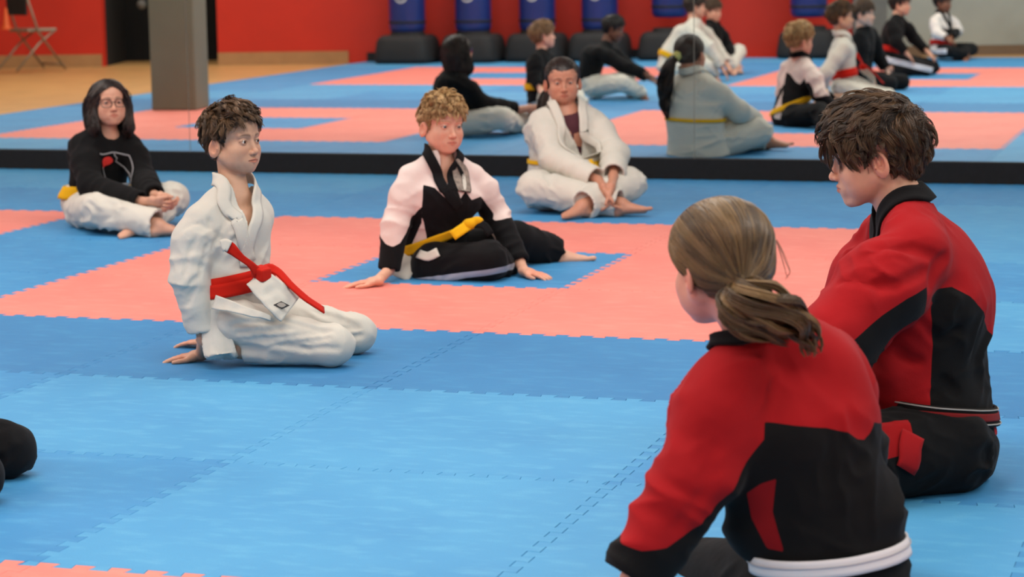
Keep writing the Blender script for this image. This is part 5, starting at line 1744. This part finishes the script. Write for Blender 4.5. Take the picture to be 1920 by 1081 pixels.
    mk = hair_mask(H, .060, -.052, .0, .026)
    def dirf(P, t):
        d = tie - P; u = d / (np.linalg.norm(d, axis=1)[:, None] + 1e-6)
        L = H.loc(P); s = np.clip((L[:, 2] - .02) / .08, 0, 1)[:, None]
        return u + s * (-.5 * H.Y) * .8
    path = [tie, at(1400, 550, D - .16), at(1432, 572, D - .17), at(1470, 590, D - .16), at(1502, 612, D - .14), at(1520, 640, D - .13), at(1524, 664, D - .12)]
    def extra(rs):
        S1, t1 = tail_strands(path, [.014, .038, .048, .048, .038, .024, .008], 1400, rs, 22, wave=.010, freq=15, flat=.8)
        path2 = [tie, at(1366, 556, D - .15), at(1372, 592, D - .15), at(1410, 616, D - .15), at(1455, 632, D - .14), at(1480, 640, D - .13)]
        S2, t2 = tail_strands(path2, [.010, .022, .028, .026, .018, .004], 420, rs, 22, wave=.007, freq=12, flat=.8)
        # a few loose hairs by the right cheek
        S3, t3 = tail_strands([at(1455, 450, D - .0), at(1470, 490, D), at(1480, 515, D), at(1474, 532, D)], [.002, .005, .005, .004], 3, rs, 22, wave=.002, freq=5)
        return np.concatenate([S1, S2, S3]), np.r_[t1, t2, t3 * 0 + .5]
    hair_long(f.root, H, srgb(54, 39, 23), srgb(134, 106, 66), fl, mk, dirf, 4200, lambda R: np.linalg.norm(R - tie, axis=1) * 1.12, 11, .0012, 28, .00105, .006, .0025, .05, 20, extra, clump=.02, tone0=.1)
    F4 = Field()
    for i in range(14):
        a = i / 14 * 2 * math.pi; F4.add(ell(tie + HR * .018 * math.cos(a) + UP * .018 * math.sin(a) + HD * .004 * (i % 2), (.010, .010, .010)), .006)
    V, Q = F4.nets(.004)
    link('hair_tie', mesh_np('hair_tie', V, Q), fabric('brown_band', srgb(120, 90, 50)), f.root)
    return f
# ================================================================== the other children, seen only by way of the mirror (one knee shows directly)
def kid(label, px, tf, dep, cols, k=.85, kneel=False, hairc=(srgb(30, 20, 15), srgb(70, 50, 36)), tone=srgb(210, 158, 132), hf=None, P=None, W=None,
        belt=None, res=.010, hsc=.93, hop=None, girth=1.0, lap=None, sleeves=True, badge=None, group=None, pan=None, tpan=None, feet=True, hfd=None):
    """px: joint name -> (photo x, photo y, distance offset)"""
    P = P or atm; W = W or V3m
    J = {n: P(x, y, dep + d) for n, (x, y, d) in px.items() if n != 'hd'}
    for n in ('anL', 'anR'): J[n][2] = max(.045, min(J[n][2], .07))
    for n in ('knL', 'knR'): J[n][2] = max(.068 if kneel else .10, J[n][2]) if not kneel else .068
    f = Fig(label, J, W(*tf), k, girth, group)
    hx, hy, hd_ = px['hd']
    H = Head(P(hx, hy, dep + hd_), W(*(hfd or tf)), sc=hsc)
    F = f.body(H)
    for q in 'LR':
        w_ = f.J['wr' + q]; d = nrm(w_ - f.J['el' + q])
        hand_ops(F, w_ + d * .01, d, np.array([0, 0, -1.0]) if abs(d[2]) < .8 else f.tf * -1, f.tf, .82, curl=(.25, .3, .2))
        if feet:
            a = f.J['an' + q]; sg = 1 if q == 'L' else -1
            fd = -f.tf if kneel else nrm(f.tr * sg + f.tf * .5)
            foot_ops(F, a, fd - UP * .1, UP if kneel else -UP, .85)
    body_mesh(f.root, F, H, res, tone, [near([H.p(0, .03, 0)], .13)], brow=hairc[0])
    eyes(H, f.root)
    jc, tc = cols
    T = f.legs(th=.088, kn=.078 if not kneel else .072, cu=.062, cut=False)
    tm = tc
    cloth_mesh('trousers', f.root, T, res, tm, f.bones('legs', 1.2), .008, dep, pan=tpan(f) if tpan else None)
    Jk = f.jacket(ch=.110, wa=.102, sk=.116, sl=.064, se=.062, sc=.050, skirt=.12 if belt else .0, cuff=.02, neck=.054)
    cloth_mesh('jacket', f.root, Jk, res, jc, f.bones('jacket'), .008, dep * 3, pan=pan(f) if pan else None)
    if belt is not None:
        f.belt(f.J['wai'] * .7 + f.J['pel'] * .3, f.up, belt, .05, .006, .008, n=40)
    if lap is not None:
        nk = f.J['nek']; tr, tf_, up = f.ax()
        CF_ = Field(); CF_.ops = [p for p in Jk.ops if p[0] == 0] + [(0, cone(nk - f.up * .02, H.p(0, -.02, -.07), .054, .050), .03, .09)]
        pts = [nk + tf_ * .13 - up * .22 + tr * .03, nk + tr * -.045 + tf_ * .08 - up * .05, nk + tr * -.060 + tf_ * .01 + up * .03, nk - tf_ * .060 + up * .042,
               nk + tr * .060 + tf_ * .01 + up * .03, nk + tr * .045 + tf_ * .08 - up * .05, nk + tf_ * .13 - up * .22 - tr * .03]
        strip('collar_band', pts, .040, .006, lap, f.root, F=CF_, off=.004, n=48)
    h = dict(top=.014, side=.006, back=.010, fringe=.056, n=1100, length=.045, sideL=.024, w=.0018, curl=.004, freq=60, res=.008, seed=int(dep * 10) % 97)
    h.update(hop or {})
    hair_short(f.root, H, hairc[0], hairc[1], **h)
    return f

def mirror_children():
    WC, BC = M['white_cotton'], M['black_cotton']
    redb = fabric('red_belt_thick', srgb(190, 34, 24), var=.08)
    wb_t = fabric('white_stripe_trousers', srgb(20, 20, 22), srgb(215, 215, 220), var=.15)
    wj = fabric('white_black_top', srgb(222, 214, 208), srgb(20, 20, 22), var=.08)
    GR = 'children seen only in the mirror'
    def dep_of(px, py): return float((flo(px, py) - CO) @ CD)
    def stripe(f):
        def g(V):
            m = np.full(len(V), -1.0)
            for q in 'LR':
                h, n = f.J['hip' + q], f.J['kn' + q]
                d = nrm(n - h); qv = V - h; t = qv @ d; out = (qv - t[:, None] * d)
                s_ = nrm(np.cross(d, UP)); s_ = s_ if (s_ @ (h - f.J['pel'])) > 0 else -s_
                m = np.maximum(m, np.minimum(np.minimum(.026 - np.abs(out[:, 2]), out @ s_ - .02), np.linalg.norm(n - h) + .05 - t))
            return m
        return g
    # short-sleeved boy in black by the wall
    d = dep_of(1010, 205)
    kid('fair-haired child in a black shirt with a yellow belt, looking right, seen in the mirror', dict(pel=(1012, 184, 0), wai=(1008, 158, 0), che=(1010, 125, 0), nek=(1018, 100, 0),
        shR=(1004, 110, -.12), elR=(1000, 142, -.14), wrR=(1012, 165, -.2), shL=(1030, 108, .12), elL=(1040, 140, .14), wrL=(1050, 165, .1),
        hipR=(1018, 188, -.06), knR=(1060, 178, -.3), anR=(1095, 196, -.12), hipL=(1022, 184, .1), knL=(1075, 172, .3), anL=(1090, 196, .05), hd=(1018, 68, 0)),
        (.9, -.3, 0), d, (BC, WC), .84, belt=M['yellow'], hairc=(srgb(110, 80, 52), srgb(176, 138, 98)), hfd=(.95, .25, .12), tone=srgb(226, 172, 150))
    d = dep_of(1140, 185)
    kid('child with cropped black hair, black top and white trousers, bent forward, seen in the mirror', dict(pel=(1112, 160, 0), wai=(1104, 140, 0), che=(1112, 108, 0), nek=(1136, 84, 0),
        shR=(1126, 98, -.13), elR=(1165, 122, -.2), wrR=(1212, 140, -.24), shL=(1142, 94, .13), elL=(1172, 120, .2), wrL=(1216, 146, .1),
        hipR=(1116, 164, -.08), knR=(1165, 156, -.3), anR=(1205, 178, -.15), hipL=(1122, 160, .1), knL=(1175, 150, .26), anL=(1190, 178, .0), hd=(1149, 56, 0)),
        (.96, -.2, 0), d, (BC, WC), .92, hairc=(srgb(14, 11, 10), srgb(34, 26, 22)), hfd=(.9, -.1, -.25), tone=srgb(108, 68, 50),
        hop=dict(top=.010, side=.003, back=.004, length=.014, sideL=.010, fringe=.06))
    d = dep_of(1290, 152)
    kid('child in white with a yellow belt leaning forward by the red wall, mirrored', dict(pel=(1254, 126, 0), wai=(1258, 102, 0), che=(1282, 68, 0), nek=(1302, 40, 0),
        shR=(1292, 54, -.13), elR=(1328, 88, -.24), wrR=(1354, 128, -.22), shL=(1312, 50, .13), elL=(1340, 84, .2), wrL=(1362, 120, .1),
        hipR=(1262, 130, -.08), knR=(1322, 124, -.26), anR=(1340, 140, -.1), hipL=(1264, 126, .1), knL=(1335, 116, .26), anL=(1330, 138, .1), hd=(1304, 14, 0)),
        (.95, -.3, 0), d, (WC, WC), .95, belt=M['yellow'], hairc=(srgb(36, 26, 20), srgb(84, 60, 44)), hfd=(.98, .1, 0))
    d = dep_of(1365, 138)
    kid('child in a black jacket and white trousers with clasped hands beside the red wall', dict(pel=(1336, 112, 0), wai=(1334, 96, 0), che=(1332, 72, 0), nek=(1338, 48, 0),
        shR=(1326, 56, -.12), elR=(1342, 92, -.22), wrR=(1372, 118, -.26), shL=(1350, 56, .12), elL=(1364, 86, .12), wrL=(1380, 116, -.1),
        hipR=(1336, 116, -.08), knR=(1350, 104, -.36), anR=(1378, 122, -.3), hipL=(1344, 114, .1), knL=(1386, 96, .12), anL=(1372, 124, -.2), hd=(1336, 22, 0)),
        (.75, -.65, 0), d, (BC, WC), .86, belt=None, lap=BC, hairc=(srgb(60, 42, 30), srgb(112, 84, 58)), hfd=(.7, -.7, -.05))
    d = dep_of(1700, 142)
    kid('child kneeling in black with wide red belt and white-striped trousers, in the mirror', dict(pel=(1664, 108, 0), wai=(1664, 88, 0), che=(1676, 58, 0), nek=(1682, 34, 0),
        shR=(1672, 46, -.13), elR=(1680, 78, -.2), wrR=(1700, 100, -.2), shL=(1694, 44, .13), elL=(1714, 72, .2), wrL=(1738, 96, .1),
        hipR=(1668, 112, -.08), knR=(1738, 126, -.1), anR=(1672, 130, -.1), hipL=(1672, 110, .1), knL=(1748, 120, .12), anL=(1680, 124, .12), hd=(1688, 10, 0)),
        (.97, -.1, 0), d, (BC, wb_t), .90, kneel=True, belt=redb, hairc=(srgb(20, 15, 13), srgb(50, 38, 30)), hfd=(.9, -.35, 0), tpan=stripe)
    d = dep_of(1790, 112)
    kid('far child in a white and black top by the grey wall, seen in the mirror', dict(pel=(1764, 92, 0), wai=(1764, 76, 0), che=(1766, 50, 0), nek=(1766, 28, 0),
        shR=(1752, 38, -.12), elR=(1756, 62, -.22), wrR=(1776, 72, -.3), shL=(1786, 38, .12), elL=(1796, 58, .1), wrL=(1782, 70, -.2),
        hipR=(1766, 96, -.08), knR=(1780, 96, -.36), anR=(1812, 104, -.24), hipL=(1772, 94, .1), knL=(1822, 92, .16), anL=(1796, 106, -.2), hd=(1768, 6, 0)),
        (.7, -.7, 0), d, (wj, wb_t), .82, belt=redb, lap=BC, hairc=(srgb(16, 12, 11), srgb(40, 30, 24)), tone=srgb(130, 84, 62), hfd=(.75, -.6, 0), tpan=stripe,
        pan=lambda f: (lambda V: np.minimum(f.J['che'][2] - .02 - V[:, 2], .13 - np.abs((V - f.J['che']) @ f.tr))))

    # kneeling child at the left edge: one black knee in view, the rest in the mirror
    d = 5.62
    g = kid('child kneeling in black at the photo edge, only one black knee in view', dict(pel=(-190, 828, .05), wai=(-185, 730, .05), che=(-170, 590, .05), nek=(-160, 490, .05),
        shR=(-185, 535, -.10), elR=(-170, 700, -.14), wrR=(-110, 800, -.14), shL=(-125, 525, .14), elL=(-90, 690, .2), wrL=(-50, 790, .16),
        hipR=(-175, 850, -.06), knR=(-46, 895, -.22), anR=(-200, 930, -.2), hipL=(-160, 820, .12), knL=(18, 860, .06), anL=(-150, 890, .1), hd=(-150, 400, .05)),
        (.98, -.1, 0), d, (M['black_cotton'], wb_t), .92, kneel=True, hairc=(srgb(62, 44, 32), srgb(116, 88, 62)), hfd=(.97, -.2, .0), P=at, W=V3, tpan=None, res=.008, tone=srgb(222, 176, 154))
boy_red_belt()
boy_blond()
child_white()
child_glasses()
man_instructor()
ponytail_instructor()
mirror_children()
